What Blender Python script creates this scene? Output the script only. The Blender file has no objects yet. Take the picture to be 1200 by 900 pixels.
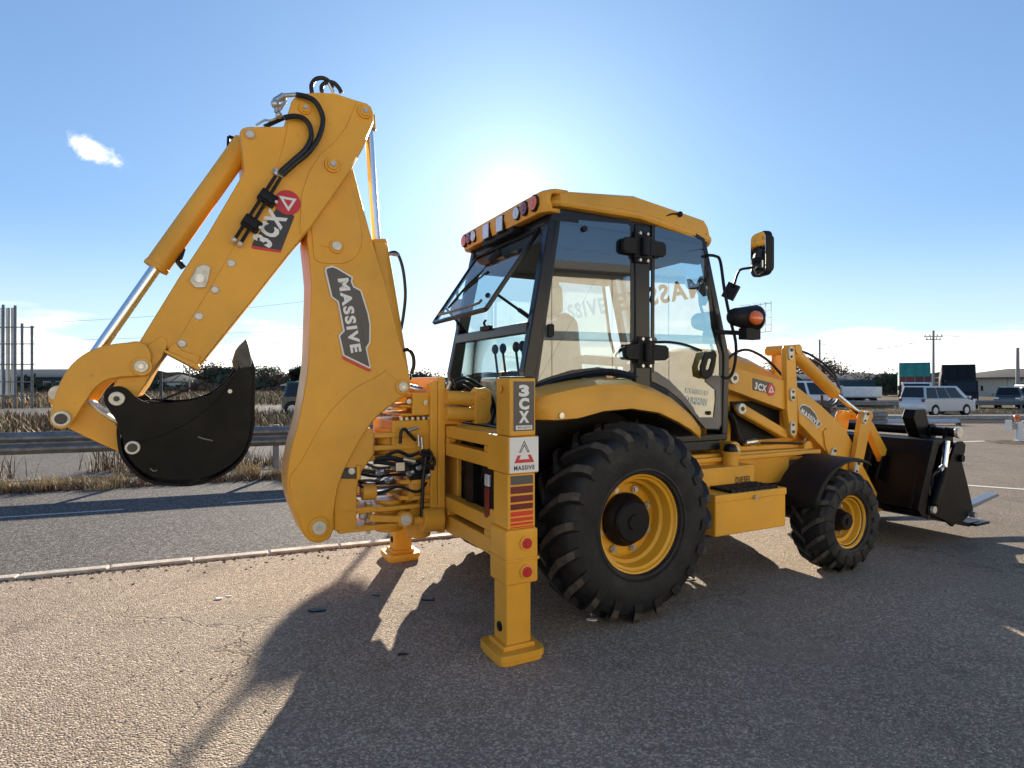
import bpy, bmesh, math, random
from mathutils import Vector, Matrix
SC = bpy.context.scene
COL = SC.collection
R = math.radians
PI = math.pi
random.seed(7)

# ------------------------------------------------------------------ camera
cam_d = bpy.data.cameras.new("camera")
cam_d.sensor_width = 36.0
cam_d.lens = 21.0
cam_d.clip_start = 0.05
cam_d.clip_end = 4000.0
cam = bpy.data.objects.new("camera", cam_d)
COL.objects.link(cam)
cam.location = (0, 0, 1.55)
cam.rotation_euler = (R(90), 0, 0)
SC.camera = cam

# ------------------------------------------------------------------ sky
SUN_EL = R(17.2)
SUN_AZ = R(0.0)          # straight ahead of the camera, along +Y
world = bpy.data.worlds.new("World")
SC.world = world
world.use_nodes = True
wn = world.node_tree.nodes
wl = world.node_tree.links
wn.clear()
w_out = wn.new("ShaderNodeOutputWorld")
w_bg = wn.new("ShaderNodeBackground")
w_bg.inputs["Strength"].default_value = 0.056
sky = wn.new("ShaderNodeTexSky")
sky.sky_type = 'NISHITA'
sky.sun_disc = False
sky.sun_elevation = SUN_EL
sky.sun_rotation = SUN_AZ
sky.altitude = 10
sky.air_density = 1.0
sky.dust_density = 0.35
sky.ozone_density = 1.6
w_gam = wn.new("ShaderNodeGamma")
w_gam.inputs["Gamma"].default_value = 0.62
w_mul = wn.new("ShaderNodeVectorMath"); w_mul.operation = 'MULTIPLY'
w_mul.inputs[1].default_value = (0.82, 1.15, 1.60)
wl.new(sky.outputs["Color"], w_gam.inputs["Color"])
wl.new(w_gam.outputs["Color"], w_mul.inputs[0])
# clouds: low streaky bank near the horizon all round, one small puff higher up
tc = wn.new("ShaderNodeTexCoord")
sep = wn.new("ShaderNodeSeparateXYZ")
wl.new(tc.outputs["Generated"], sep.inputs[0])
mapn = wn.new("ShaderNodeMapping")
mapn.inputs["Scale"].default_value = (1.6, 1.6, 9.0)
wl.new(tc.outputs["Generated"], mapn.inputs["Vector"])
cn = wn.new("ShaderNodeTexNoise")
cn.inputs["Scale"].default_value = 2.6
cn.inputs["Detail"].default_value = 8.0
cn.inputs["Roughness"].default_value = 0.58
wl.new(mapn.outputs["Vector"], cn.inputs["Vector"])
band = wn.new("ShaderNodeMapRange")      # elevation mask
band.inputs["From Min"].default_value = 0.015
band.inputs["From Max"].default_value = 0.15
band.inputs["To Min"].default_value = 0.40
band.inputs["To Max"].default_value = -0.28
wl.new(sep.outputs["Z"], band.inputs["Value"])
cadd = wn.new("ShaderNodeMath"); cadd.operation = 'ADD'
wl.new(cn.outputs["Fac"], cadd.inputs[0]); wl.new(band.outputs["Result"], cadd.inputs[1])
cr = wn.new("ShaderNodeMapRange"); cr.interpolation_type = 'SMOOTHSTEP'
cr.inputs["From Min"].default_value = 0.50
cr.inputs["From Max"].default_value = 0.78
cr.inputs["To Max"].default_value = 0.85
wl.new(cadd.outputs[0], cr.inputs["Value"])
# the small puff
PD = Vector((-0.700, 1.0, 0.391)).normalized()
puff_sub = wn.new("ShaderNodeVectorMath"); puff_sub.operation = 'SUBTRACT'
puff_sub.inputs[1].default_value = PD
wl.new(tc.outputs["Generated"], puff_sub.inputs[0])
pm = wn.new("ShaderNodeMapping"); pm.vector_type = 'POINT'
pm.inputs["Rotation"].default_value = (0, R(-22), R(-35))
pm.inputs["Scale"].default_value = (1.0, 1.0, 1.0)
wl.new(puff_sub.outputs[0], pm.inputs["Vector"])
pm2 = wn.new("ShaderNodeVectorMath"); pm2.operation = 'MULTIPLY'
pm2.inputs[1].default_value = (1.0, 1.0, 2.1)
wl.new(pm.outputs[0], pm2.inputs[0])
pl = wn.new("ShaderNodeVectorMath"); pl.operation = 'LENGTH'
wl.new(pm2.outputs[0], pl.inputs[0])
pn = wn.new("ShaderNodeTexNoise"); pn.inputs["Scale"].default_value = 42; pn.inputs["Detail"].default_value = 7; pn.inputs["Roughness"].default_value = 0.65
wl.new(tc.outputs["Generated"], pn.inputs["Vector"])
pmul = wn.new("ShaderNodeMath"); pmul.operation = 'MULTIPLY_ADD'
pmul.inputs[1].default_value = 0.070; 
wl.new(pn.outputs["Fac"], pmul.inputs[0]); wl.new(pl.outputs["Value"], pmul.inputs[2])
pr = wn.new("ShaderNodeMapRange"); pr.interpolation_type = 'SMOOTHSTEP'
pr.inputs["From Min"].default_value = 0.040; pr.inputs["From Max"].default_value = 0.068
pr.inputs["To Min"].default_value = 0.9; pr.inputs["To Max"].default_value = 0.0
wl.new(pmul.outputs[0], pr.inputs["Value"])
cmax = wn.new("ShaderNodeMath"); cmax.operation = 'MAXIMUM'
wl.new(cr.outputs["Result"], cmax.inputs[0]); wl.new(pr.outputs["Result"], cmax.inputs[1])
cmix = wn.new("ShaderNodeMix"); cmix.data_type = 'RGBA'
cmix.inputs["B"].default_value = (9.0, 8.6, 8.0, 1)
wl.new(cmax.outputs[0], cmix.inputs["Factor"])
# pale haze low down and the aureole round the sun
hz = wn.new("ShaderNodeMapRange"); hz.interpolation_type = 'SMOOTHSTEP'
hz.inputs["From Min"].default_value = 0.0; hz.inputs["From Max"].default_value = 0.24
hz.inputs["To Min"].default_value = 0.62; hz.inputs["To Max"].default_value = 0.0
wl.new(sep.outputs["Z"], hz.inputs["Value"])
hmix = wn.new("ShaderNodeMix"); hmix.data_type = 'RGBA'
hmix.inputs["B"].default_value = (5.0, 5.9, 6.2, 1)
wl.new(hz.outputs[0], hmix.inputs["Factor"]); wl.new(w_mul.outputs[0], hmix.inputs["A"])
dt = wn.new("ShaderNodeVectorMath"); dt.operation = 'DOT_PRODUCT'
dt.inputs[1].default_value = (math.sin(SUN_AZ)*math.cos(SUN_EL), math.cos(SUN_AZ)*math.cos(SUN_EL), math.sin(SUN_EL))
wl.new(tc.outputs["Generated"], dt.inputs[0])
dm = wn.new("ShaderNodeMath"); dm.operation = 'MAXIMUM'; dm.inputs[1].default_value = 0.0; wl.new(dt.outputs["Value"], dm.inputs[0])
acc = hmix.outputs["Result"]
for pw, col in ((14, (0.25, 0.5, 0.5)), (90, (0.4, 0.5, 0.45)), (600, (1.8, 1.7, 1.5))):
    dp_ = wn.new("ShaderNodeMath"); dp_.operation = 'POWER'; dp_.inputs[1].default_value = pw; wl.new(dm.outputs[0], dp_.inputs[0])
    sc_ = wn.new("ShaderNodeVectorMath"); sc_.operation = 'SCALE'; sc_.inputs[0].default_value = col; wl.new(dp_.outputs[0], sc_.inputs["Scale"])
    ac_ = wn.new("ShaderNodeVectorMath"); ac_.operation = 'ADD'; wl.new(acc, ac_.inputs[0]); wl.new(sc_.outputs[0], ac_.inputs[1]); acc = ac_.outputs[0]
wl.new(acc, cmix.inputs["A"])
wl.new(cmix.outputs["Result"], w_bg.inputs["Color"])
wl.new(w_bg.outputs[0], w_out.inputs["Surface"])

# ------------------------------------------------------------------ sun
sun_d = bpy.data.lights.new("sun", 'SUN')
sun_d.energy = 4.0
sun_d.angle = R(0.53)
sun_d.color = (1.0, 0.88, 0.72)
sun = bpy.data.objects.new("sun", sun_d)
COL.objects.link(sun)
sd = Vector((math.sin(SUN_AZ)*math.cos(SUN_EL), math.cos(SUN_AZ)*math.cos(SUN_EL), math.sin(SUN_EL)))
sun.rotation_euler = sd.to_track_quat('Z', 'Y').to_euler()
sun.location = (0, 30, 12)

SC.view_settings.view_transform = 'Standard'
SC.view_settings.look = 'None'
SC.view_settings.exposure = 1.8
SC.view_settings.gamma = 1.0

# ------------------------------------------------------------------ materials
def new_mat(name):
    m = bpy.data.materials.new(name); m.use_nodes = True
    return m, m.node_tree.nodes, m.node_tree.links, m.node_tree.nodes["Principled BSDF"]
def mat(name, col, rough=0.5, metal=0.0, coat=0.0, spec=0.5, bump=0.0, bscale=60.0, var=0.0, vscale=3.0, emis=None):
    m, n, l, b = new_mat(name)
    b.inputs["Base Color"].default_value = (*col, 1)
    b.inputs["Roughness"].default_value = rough
    b.inputs["Metallic"].default_value = metal
    b.inputs["Coat Weight"].default_value = coat
    b.inputs["Coat Roughness"].default_value = 0.12
    b.inputs["Specular IOR Level"].default_value = spec
    t = None
    if bump or var:
        t = n.new("ShaderNodeTexCoord")
    if var:
        nz = n.new("ShaderNodeTexNoise"); nz.inputs["Scale"].default_value = vscale; nz.inputs["Detail"].default_value = 7
        nz.inputs["Roughness"].default_value = 0.65
        l.new(t.outputs["Object"], nz.inputs["Vector"])
        mr = n.new("ShaderNodeMapRange"); mr.inputs["From Min"].default_value = 0.3; mr.inputs["From Max"].default_value = 0.7
        mr.inputs["To Min"].default_value = 1 - var; mr.inputs["To Max"].default_value = 1 + var
        l.new(nz.outputs["Fac"], mr.inputs["Value"])
        vm = n.new("ShaderNodeVectorMath"); vm.operation = 'SCALE'; vm.inputs[0].default_value = col
        l.new(mr.outputs[0], vm.inputs["Scale"])
        l.new(vm.outputs[0], b.inputs["Base Color"])
        rr = n.new("ShaderNodeMapRange"); rr.inputs["From Min"].default_value = 0.3; rr.inputs["From Max"].default_value = 0.7
        rr.inputs["To Min"].default_value = min(1, rough*1.25); rr.inputs["To Max"].default_value = rough*0.85
        l.new(nz.outputs["Fac"], rr.inputs["Value"]); l.new(rr.outputs[0], b.inputs["Roughness"])
    if bump:
        nb = n.new("ShaderNodeTexNoise"); nb.inputs["Scale"].default_value = bscale; nb.inputs["Detail"].default_value = 5
        l.new(t.outputs["Object"], nb.inputs["Vector"])
        bp = n.new("ShaderNodeBump"); bp.inputs["Strength"].default_value = bump; bp.inputs["Distance"].default_value = 0.01
        l.new(nb.outputs["Fac"], bp.inputs["Height"]); l.new(bp.outputs[0], b.inputs["Normal"])
    if emis:
        b.inputs["Emission Color"].default_value = (*emis[:3], 1); b.inputs["Emission Strength"].default_value = emis[3]
    return m

def paint(name, col, rough=0.3):
    """enamel with orange peel, thin dust and small darker scuffs"""
    m, n, l, b = new_mat(name)
    t = n.new("ShaderNodeTexCoord")
    a = n.new("ShaderNodeTexNoise"); a.inputs["Scale"].default_value = 2.2; a.inputs["Detail"].default_value = 8; a.inputs["Roughness"].default_value = 0.7
    l.new(t.outputs["Object"], a.inputs["Vector"])
    dust = n.new("ShaderNodeMapRange"); dust.inputs["From Min"].default_value = 0.42; dust.inputs["From Max"].default_value = 0.75
    dust.inputs["To Max"].default_value = 0.20
    l.new(a.outputs["Fac"], dust.inputs["Value"])
    mx = n.new("ShaderNodeMix"); mx.data_type = 'RGBA'
    mx.inputs["A"].default_value = (*col, 1); mx.inputs["B"].default_value = (0.50, 0.36, 0.16, 1)
    l.new(dust.outputs[0], mx.inputs["Factor"])
    lf = n.new("ShaderNodeTexNoise"); lf.inputs["Scale"].default_value = 0.9; lf.inputs["Detail"].default_value = 6; lf.inputs["Roughness"].default_value = 0.6
    l.new(t.outputs["Object"], lf.inputs["Vector"])
    lr = n.new("ShaderNodeMapRange"); lr.inputs["From Min"].default_value = 0.32; lr.inputs["From Max"].default_value = 0.68; lr.inputs["To Min"].default_value = 0.76; lr.inputs["To Max"].default_value = 1.16
    l.new(lf.outputs["Fac"], lr.inputs["Value"])
    lv = n.new("ShaderNodeVectorMath"); lv.operation = 'SCALE'; lv.inputs[0].default_value = col; l.new(lr.outputs[0], lv.inputs["Scale"]); l.new(lv.outputs[0], mx.inputs["A"])
    s = n.new("ShaderNodeTexNoise"); s.inputs["Scale"].default_value = 26; s.inputs["Detail"].default_value = 3
    l.new(t.outputs["Object"], s.inputs["Vector"])
    sm = n.new("ShaderNodeMapRange"); sm.inputs["From Min"].default_value = 0.72; sm.inputs["From Max"].default_value = 0.78; sm.inputs["To Max"].default_value = 0.5
    l.new(s.outputs["Fac"], sm.inputs["Value"])
    m2 = n.new("ShaderNodeMix"); m2.data_type = 'RGBA'; m2.inputs["B"].default_value = (0.22, 0.10, 0.02, 1)
    l.new(sm.outputs[0], m2.inputs["Factor"]); l.new(mx.outputs["Result"], m2.inputs["A"])
    l.new(m2.outputs["Result"], b.inputs["Base Color"])
    rr = n.new("ShaderNodeMapRange"); rr.inputs["From Min"].default_value = 0.3; rr.inputs["From Max"].default_value = 0.75
    rr.inputs["To Min"].default_value = rough; rr.inputs["To Max"].default_value = rough + 0.28
    l.new(a.outputs["Fac"], rr.inputs["Value"]); l.new(rr.outputs[0], b.inputs["Roughness"])
    b.inputs["Coat Weight"].default_value = 0.10; b.inputs["Coat Roughness"].default_value = 0.15; b.inputs["Specular IOR Level"].default_value = 0.32
    pb = n.new("ShaderNodeTexNoise"); pb.inputs["Scale"].default_value = 14; pb.inputs["Detail"].default_value = 4
    l.new(t.outputs["Object"], pb.inputs["Vector"])
    bp = n.new("ShaderNodeBump"); bp.inputs["Strength"].default_value = 0.18; bp.inputs["Distance"].default_value = 0.006
    l.new(pb.outputs["Fac"], bp.inputs["Height"]); l.new(bp.outputs[0], b.inputs["Normal"])
    return m

YEL = paint("yellow_paint", (0.80, 0.385, 0.035))
YEL2 = paint("yellow_paint_rim", (0.80, 0.39, 0.02), 0.25)
BLK = mat("black_paint", (0.008, 0.008, 0.010), 0.42, spec=0.22, bump=0.12, bscale=30, var=0.3, vscale=5)
BUCKET = mat("bucket_black", (0.004, 0.004, 0.005), 0.36, spec=0.14, bump=0.2, bscale=14, var=0.35, vscale=5)
DKM = mat("dark_plastic", (0.010, 0.010, 0.011), 0.55, spec=0.25, bump=0.1, bscale=90)
CABB = mat("cab_black", (0.010, 0.011, 0.015), 0.25, spec=0.35)
GREYP = mat("grey_trim", (0.16, 0.15, 0.14), 0.5, var=0.1)
RUB = mat("tyre_rubber", (0.015, 0.015, 0.016), 0.55, spec=0.32, bump=0.25, bscale=70, var=0.45, vscale=6)
RUBW = mat("lug_rubber", (0.060, 0.050, 0.040), 0.85, bump=0.3, bscale=60, var=0.35, vscale=14)
HOSE = mat("hose_rubber", (0.010, 0.010, 0.012), 0.42, spec=0.4, bump=0.1, bscale=200)
CHR = mat("chrome", (0.80, 0.81, 0.82), 0.24, metal=1.0)
STL = mat("bright_steel", (0.55, 0.55, 0.53), 0.32, metal=0.9, var=0.15, vscale=25)
PINM = mat("pin_zinc", (0.62, 0.59, 0.50), 0.4, metal=0.25, var=0.15, vscale=40)
WHT = mat("decal_white", (0.80, 0.79, 0.76), 0.45)
DBLK = mat("decal_black", (0.030, 0.028, 0.028), 0.4, var=0.2, vscale=20)
DGRY = mat("decal_grey", (0.085, 0.08, 0.075), 0.45)
DRED = mat("decal_red", (0.58, 0.022, 0.03), 0.35)
REDD = mat("reflector_dark_red", (0.16, 0.010, 0.014), 0.3)
REDB = mat("reflector_red", (0.72, 0.045, 0.02), 0.35)
ORL = mat("amber_lens", (0.75, 0.14, 0.015), 0.15, coat=0.8)
REDL = mat("red_lens", (0.20, 0.012, 0.014), 0.15, coat=0.8)
CLR = mat("clear_lens", (0.70, 0.74, 0.80), 0.12, coat=0.8, metal=0.3)
CREAM = mat("seat_plastic_wrap", (0.31, 0.31, 0.275), 0.3, coat=0.4, bump=0.9, bscale=9, var=0.2, vscale=6)
INTR = mat("cab_trim_grey", (0.20, 0.19, 0.17), 0.6, var=0.1)
def glass(name, tint, refl=0.10):
    m = bpy.data.materials.new(name); m.use_nodes = True
    n = m.node_tree.nodes; l = m.node_tree.links; n.clear()
    o = n.new("ShaderNodeOutputMaterial"); mx = n.new("ShaderNodeMixShader")
    tr = n.new("ShaderNodeBsdfTransparent"); tr.inputs[0].default_value = (*tint, 1)
    gl = n.new("ShaderNodeBsdfGlossy"); gl.inputs["Roughness"].default_value = 0.015
    fr = n.new("ShaderNodeFresnel"); fr.inputs["IOR"].default_value = 1.5
    ad = n.new("ShaderNodeMath"); ad.operation = 'ADD'; ad.inputs[1].default_value = refl; ad.use_clamp = True
    ge = n.new("ShaderNodeNewGeometry"); inv = n.new("ShaderNodeMath"); inv.operation = 'SUBTRACT'; inv.inputs[0].default_value = 1.0
    l.new(ge.outputs["Backfacing"], inv.inputs[1])
    mu = n.new("ShaderNodeMath"); mu.operation = 'MULTIPLY'
    l.new(fr.outputs[0], ad.inputs[0]); l.new(ad.outputs[0], mu.inputs[0]); l.new(inv.outputs[0], mu.inputs[1]); l.new(mu.outputs[0], mx.inputs[0])
    l.new(tr.outputs[0], mx.inputs[1]); l.new(gl.outputs[0], mx.inputs[2]); l.new(mx.outputs[0], o.inputs["Surface"])
    return m
GLS = glass("cab_glass", (0.74, 0.82, 0.84), 0.20)
GLS2 = glass("rear_glass", (0.88, 0.96, 0.98), 0.02)
MIR = mat("mirror_glass", (0.9, 0.9, 0.9), 0.02, metal=1.0)

def ground_mat(name, c0, c1, c2, scale, bump, crack=True, patch=0.3, pcol=None, side=None):
    """coarse aggregate: stones of several tones, worn patches, hairline cracks"""
    m, n, l, b = new_mat(name)
    t = n.new("ShaderNodeTexCoord")
    v = n.new("ShaderNodeTexVoronoi"); v.inputs["Scale"].default_value = scale
    l.new(t.outputs["Object"], v.inputs["Vector"])
    sp = n.new("ShaderNodeSeparateColor"); l.new(v.outputs["Color"], sp.inputs[0])
    ra = n.new("ShaderNodeValToRGB")
    ra.color_ramp.elements[0].position = 0.0; ra.color_ramp.elements[0].color = (*c0, 1)
    ra.color_ramp.elements[1].position = 1.0; ra.color_ramp.elements[1].color = (*c2, 1)
    e = ra.color_ramp.elements.new(0.6); e.color = (*c1, 1)
    l.new(sp.outputs[0], ra.inputs[0])
    big = n.new("ShaderNodeTexNoise"); big.inputs["Scale"].default_value = 0.55; big.inputs["Detail"].default_value = 9; big.inputs["Roughness"].default_value = 0.7
    l.new(t.outputs["Object"], big.inputs["Vector"])
    mr = n.new("ShaderNodeMapRange"); mr.inputs["From Min"].default_value = 0.3; mr.inputs["From Max"].default_value = 0.7
    mr.inputs["To Min"].default_value = 1 - patch; mr.inputs["To Max"].default_value = 1 + patch
    l.new(big.outputs["Fac"], mr.inputs["Value"])
    vm = n.new("ShaderNodeVectorMath"); vm.operation = 'SCALE'
    l.new(ra.outputs[0], vm.inputs[0]); l.new(mr.outputs[0], vm.inputs["Scale"])
    last = vm.outputs[0]
    if pcol:
        pz = n.new("ShaderNodeTexNoise"); pz.inputs["Scale"].default_value = 0.9; pz.inputs["Detail"].default_value = 10; pz.inputs["Roughness"].default_value = 0.75
        l.new(t.outputs["Object"], pz.inputs["Vector"])
        pr2 = n.new("ShaderNodeMapRange"); pr2.inputs["From Min"].default_value = 0.5; pr2.inputs["From Max"].default_value = 0.68; pr2.inputs["To Max"].default_value = 0.7
        l.new(pz.outputs["Fac"], pr2.inputs["Value"])
        pmx = n.new("ShaderNodeMix"); pmx.data_type = 'RGBA'; pmx.inputs["B"].default_value = (*pcol, 1)
        l.new(pr2.outputs[0], pmx.inputs["Factor"]); l.new(last, pmx.inputs["A"]); last = pmx.outputs["Result"]
    if side:      # newer, greyer tarmac towards the right and far part of the lot
        sx = n.new("ShaderNodeSeparateXYZ"); l.new(t.outputs["Object"], sx.inputs[0])
        ax_ = n.new("ShaderNodeMath"); ax_.operation = 'MULTIPLY_ADD'; ax_.inputs[1].default_value = 0.35; l.new(sx.outputs["Y"], ax_.inputs[0]); l.new(sx.outputs["X"], ax_.inputs[2])
        wv = n.new("ShaderNodeMath"); wv.operation = 'MULTIPLY_ADD'; wv.inputs[1].default_value = 3.0; l.new(big.outputs["Fac"], wv.inputs[0]); l.new(ax_.outputs[0], wv.inputs[2])
        sm_ = n.new("ShaderNodeMapRange"); sm_.interpolation_type = 'SMOOTHSTEP'; sm_.inputs["From Min"].default_value = 6.0; sm_.inputs["From Max"].default_value = 9.0; l.new(wv.outputs[0], sm_.inputs["Value"])
        sv = n.new("ShaderNodeVectorMath"); sv.operation = 'MULTIPLY'; sv.inputs[1].default_value = side; l.new(last, sv.inputs[0])
        smx = n.new("ShaderNodeMix"); smx.data_type = 'RGBA'; l.new(sm_.outputs[0], smx.inputs["Factor"]); l.new(last, smx.inputs["A"]); l.new(sv.outputs[0], smx.inputs["B"]); last = smx.outputs["Result"]
        # old oil and damp stains
        st_ = n.new("ShaderNodeTexNoise"); st_.inputs["Scale"].default_value = 1.7; st_.inputs["Detail"].default_value = 5; l.new(t.outputs["Object"], st_.inputs["Vector"])
        sr_ = n.new("ShaderNodeMapRange"); sr_.inputs["From Min"].default_value = 0.60; sr_.inputs["From Max"].default_value = 0.72; sr_.inputs["To Max"].default_value = 0.35; l.new(st_.outputs["Fac"], sr_.inputs["Value"])
        s3 = n.new("ShaderNodeMix"); s3.data_type = 'RGBA'; s3.inputs["B"].default_value = (0.07, 0.06, 0.05, 1); l.new(sr_.outputs[0], s3.inputs["Factor"]); l.new(last, s3.inputs["A"]); last = s3.outputs["Result"]
    hgt = n.new("ShaderNodeMath"); hgt.operation = 'MULTIPLY_ADD'; hgt.inputs[1].default_value = -0.8
    l.new(v.outputs["Distance"], hgt.inputs[0]); l.new(sp.outputs[1], hgt.inputs[2])
    hfin = hgt.outputs[0]
    if crack:
        dn = n.new("ShaderNodeTexNoise"); dn.inputs["Scale"].default_value = 3.0; dn.inputs["Detail"].default_value = 6
        l.new(t.outputs["Object"], dn.inputs["Vector"])
        mixv = n.new("ShaderNodeMix"); mixv.data_type = 'RGBA'; mixv.inputs["Factor"].default_value = 0.35
        l.new(t.outputs["Object"], mixv.inputs["A"]); l.new(dn.outputs["Color"], mixv.inputs["B"])
        cv = n.new("ShaderNodeTexVoronoi"); cv.feature = 'DISTANCE_TO_EDGE'; cv.inputs["Scale"].default_value = 0.9
        l.new(mixv.outputs["Result"], cv.inputs["Vector"])
        cm = n.new("ShaderNodeMapRange"); cm.inputs["From Min"].default_value = 0.0; cm.inputs["From Max"].default_value = 0.007
        cm.inputs["To Min"].default_value = 1.0; cm.inputs["To Max"].default_value = 0.0
        l.new(cv.outputs["Distance"], cm.inputs["Value"])
        ck = n.new("ShaderNodeTexNoise"); ck.inputs["Scale"].default_value = 0.8; l.new(t.outputs["Object"], ck.inputs["Vector"])
        ckr = n.new("ShaderNodeMapRange"); ckr.inputs["From Min"].default_value = 0.45; ckr.inputs["From Max"].default_value = 0.6
        l.new(ck.outputs["Fac"], ckr.inputs["Value"])
        cmu = n.new("ShaderNodeMath"); cmu.operation = 'MULTIPLY'; l.new(cm.outputs[0], cmu.inputs[0]); l.new(ckr.outputs[0], cmu.inputs[1])
        cs = n.new("ShaderNodeMath"); cs.operation = 'MULTIPLY'; cs.inputs[1].default_value = 0.42; l.new(cmu.outputs[0], cs.inputs[0])
        cx = n.new("ShaderNodeMix"); cx.data_type = 'RGBA'; cx.inputs["B"].default_value = (0.03, 0.028, 0.026, 1)
        l.new(cs.outputs[0], cx.inputs["Factor"]); l.new(last, cx.inputs["A"]); last = cx.outputs["Result"]
        hs = n.new("ShaderNodeMath"); hs.operation = 'MULTIPLY_ADD'; hs.inputs[1].default_value = -1.0
        l.new(cmu.outputs[0], hs.inputs[0]); l.new(hfin, hs.inputs[2]); hfin = hs.outputs[0]
    l.new(last, b.inputs["Base Color"])
    b.inputs["Roughness"].default_value = 0.88
    b.inputs["Specular IOR Level"].default_value = 0.08
    bp = n.new("ShaderNodeBump"); bp.inputs["Strength"].default_value = bump; bp.inputs["Distance"].default_value = 0.0085
    l.new(hfin, bp.inputs["Height"]); l.new(bp.outputs[0], b.inputs["Normal"])
    return m
LOT = ground_mat("lot_asphalt", (0.225, 0.180, 0.140), (0.325, 0.262, 0.203), (0.60, 0.495, 0.385), 105, 1.0, True, 0.18, (0.32, 0.258, 0.195), side=(0.56, 0.58, 0.62))
ROADM = ground_mat("road_asphalt", (0.060, 0.056, 0.053), (0.105, 0.10, 0.095), (0.30, 0.285, 0.27), 75, 0.8, True, 0.12)
FARG = ground_mat("field_soil", (0.035, 0.028, 0.018), (0.07, 0.055, 0.032), (0.13, 0.10, 0.06), 6, 0.6, False, 0.4)
KERBM = mat("kerb_concrete", (0.40, 0.355, 0.30), 0.85, bump=0.6, bscale=60, var=0.3, vscale=9)
LINEW = mat("road_paint", (0.46, 0.45, 0.42), 0.8, bump=0.4, bscale=80, var=0.35, vscale=20)
GALV = mat("galvanised_steel", (0.19, 0.195, 0.20), 0.5, metal=0.5, var=0.3, vscale=8)
STRAW = mat("dry_grass", (0.40, 0.31, 0.17), 0.8, var=0.5, vscale=5)
WEED = mat("brown_weed", (0.14, 0.085, 0.045), 0.85, var=0.5, vscale=7)
LEAFD = mat("leaf_dark", (0.035, 0.05, 0.022), 0.7, var=0.5, vscale=1.2)
LEAFB = mat("leaf_brown", (0.13, 0.085, 0.045), 0.8, var=0.5, vscale=1.0)
LEAFG = mat("leaf_green", (0.085, 0.11, 0.04), 0.7, var=0.5, vscale=1.0)
BARK = mat("bark", (0.09, 0.065, 0.045), 0.9)
CWALL = mat("wall_cream", (0.52, 0.48, 0.38), 0.7, var=0.1)
WWALL = mat("wall_white", (0.78, 0.78, 0.76), 0.7, var=0.1)
GWALL = mat("wall_grey", (0.30, 0.30, 0.29), 0.7, var=0.1)
DWALL = mat("wall_dark", (0.05, 0.055, 0.06), 0.7)
ROOFB = mat("roof_blue", (0.035, 0.06, 0.08), 0.95, spec=0.05, var=0.1)
ROOFG = mat("roof_grey", (0.10, 0.098, 0.095), 0.95, spec=0.05, var=0.15)
ROOFD = mat("roof_dark", (0.05, 0.05, 0.055), 0.95, spec=0.05, var=0.15)
WIN = mat("dark_window", (0.010, 0.012, 0.015), 0.12, spec=0.4)
CARS = mat("car_silver", (0.52, 0.53, 0.54), 0.25, metal=0.35, coat=0.8)
CARW = mat("car_white", (0.72, 0.72, 0.72), 0.28, coat=0.7)
CARG = mat("car_green", (0.015, 0.035, 0.035), 0.2, coat=0.9)
CARK = mat("car_dark", (0.03, 0.045, 0.055), 0.22, coat=0.9)
TEAL = mat("tipper_green", (0.02, 0.20, 0.17), 0.5, var=0.2, vscale=2)
MARO = mat("tipper_red", (0.14, 0.018, 0.014), 0.5, var=0.2, vscale=2)
POLEM = mat("concrete_pole", (0.30, 0.29, 0.27), 0.8)
ORG = mat("orange_lamp", (0.80, 0.18, 0.04), 0.3)

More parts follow.
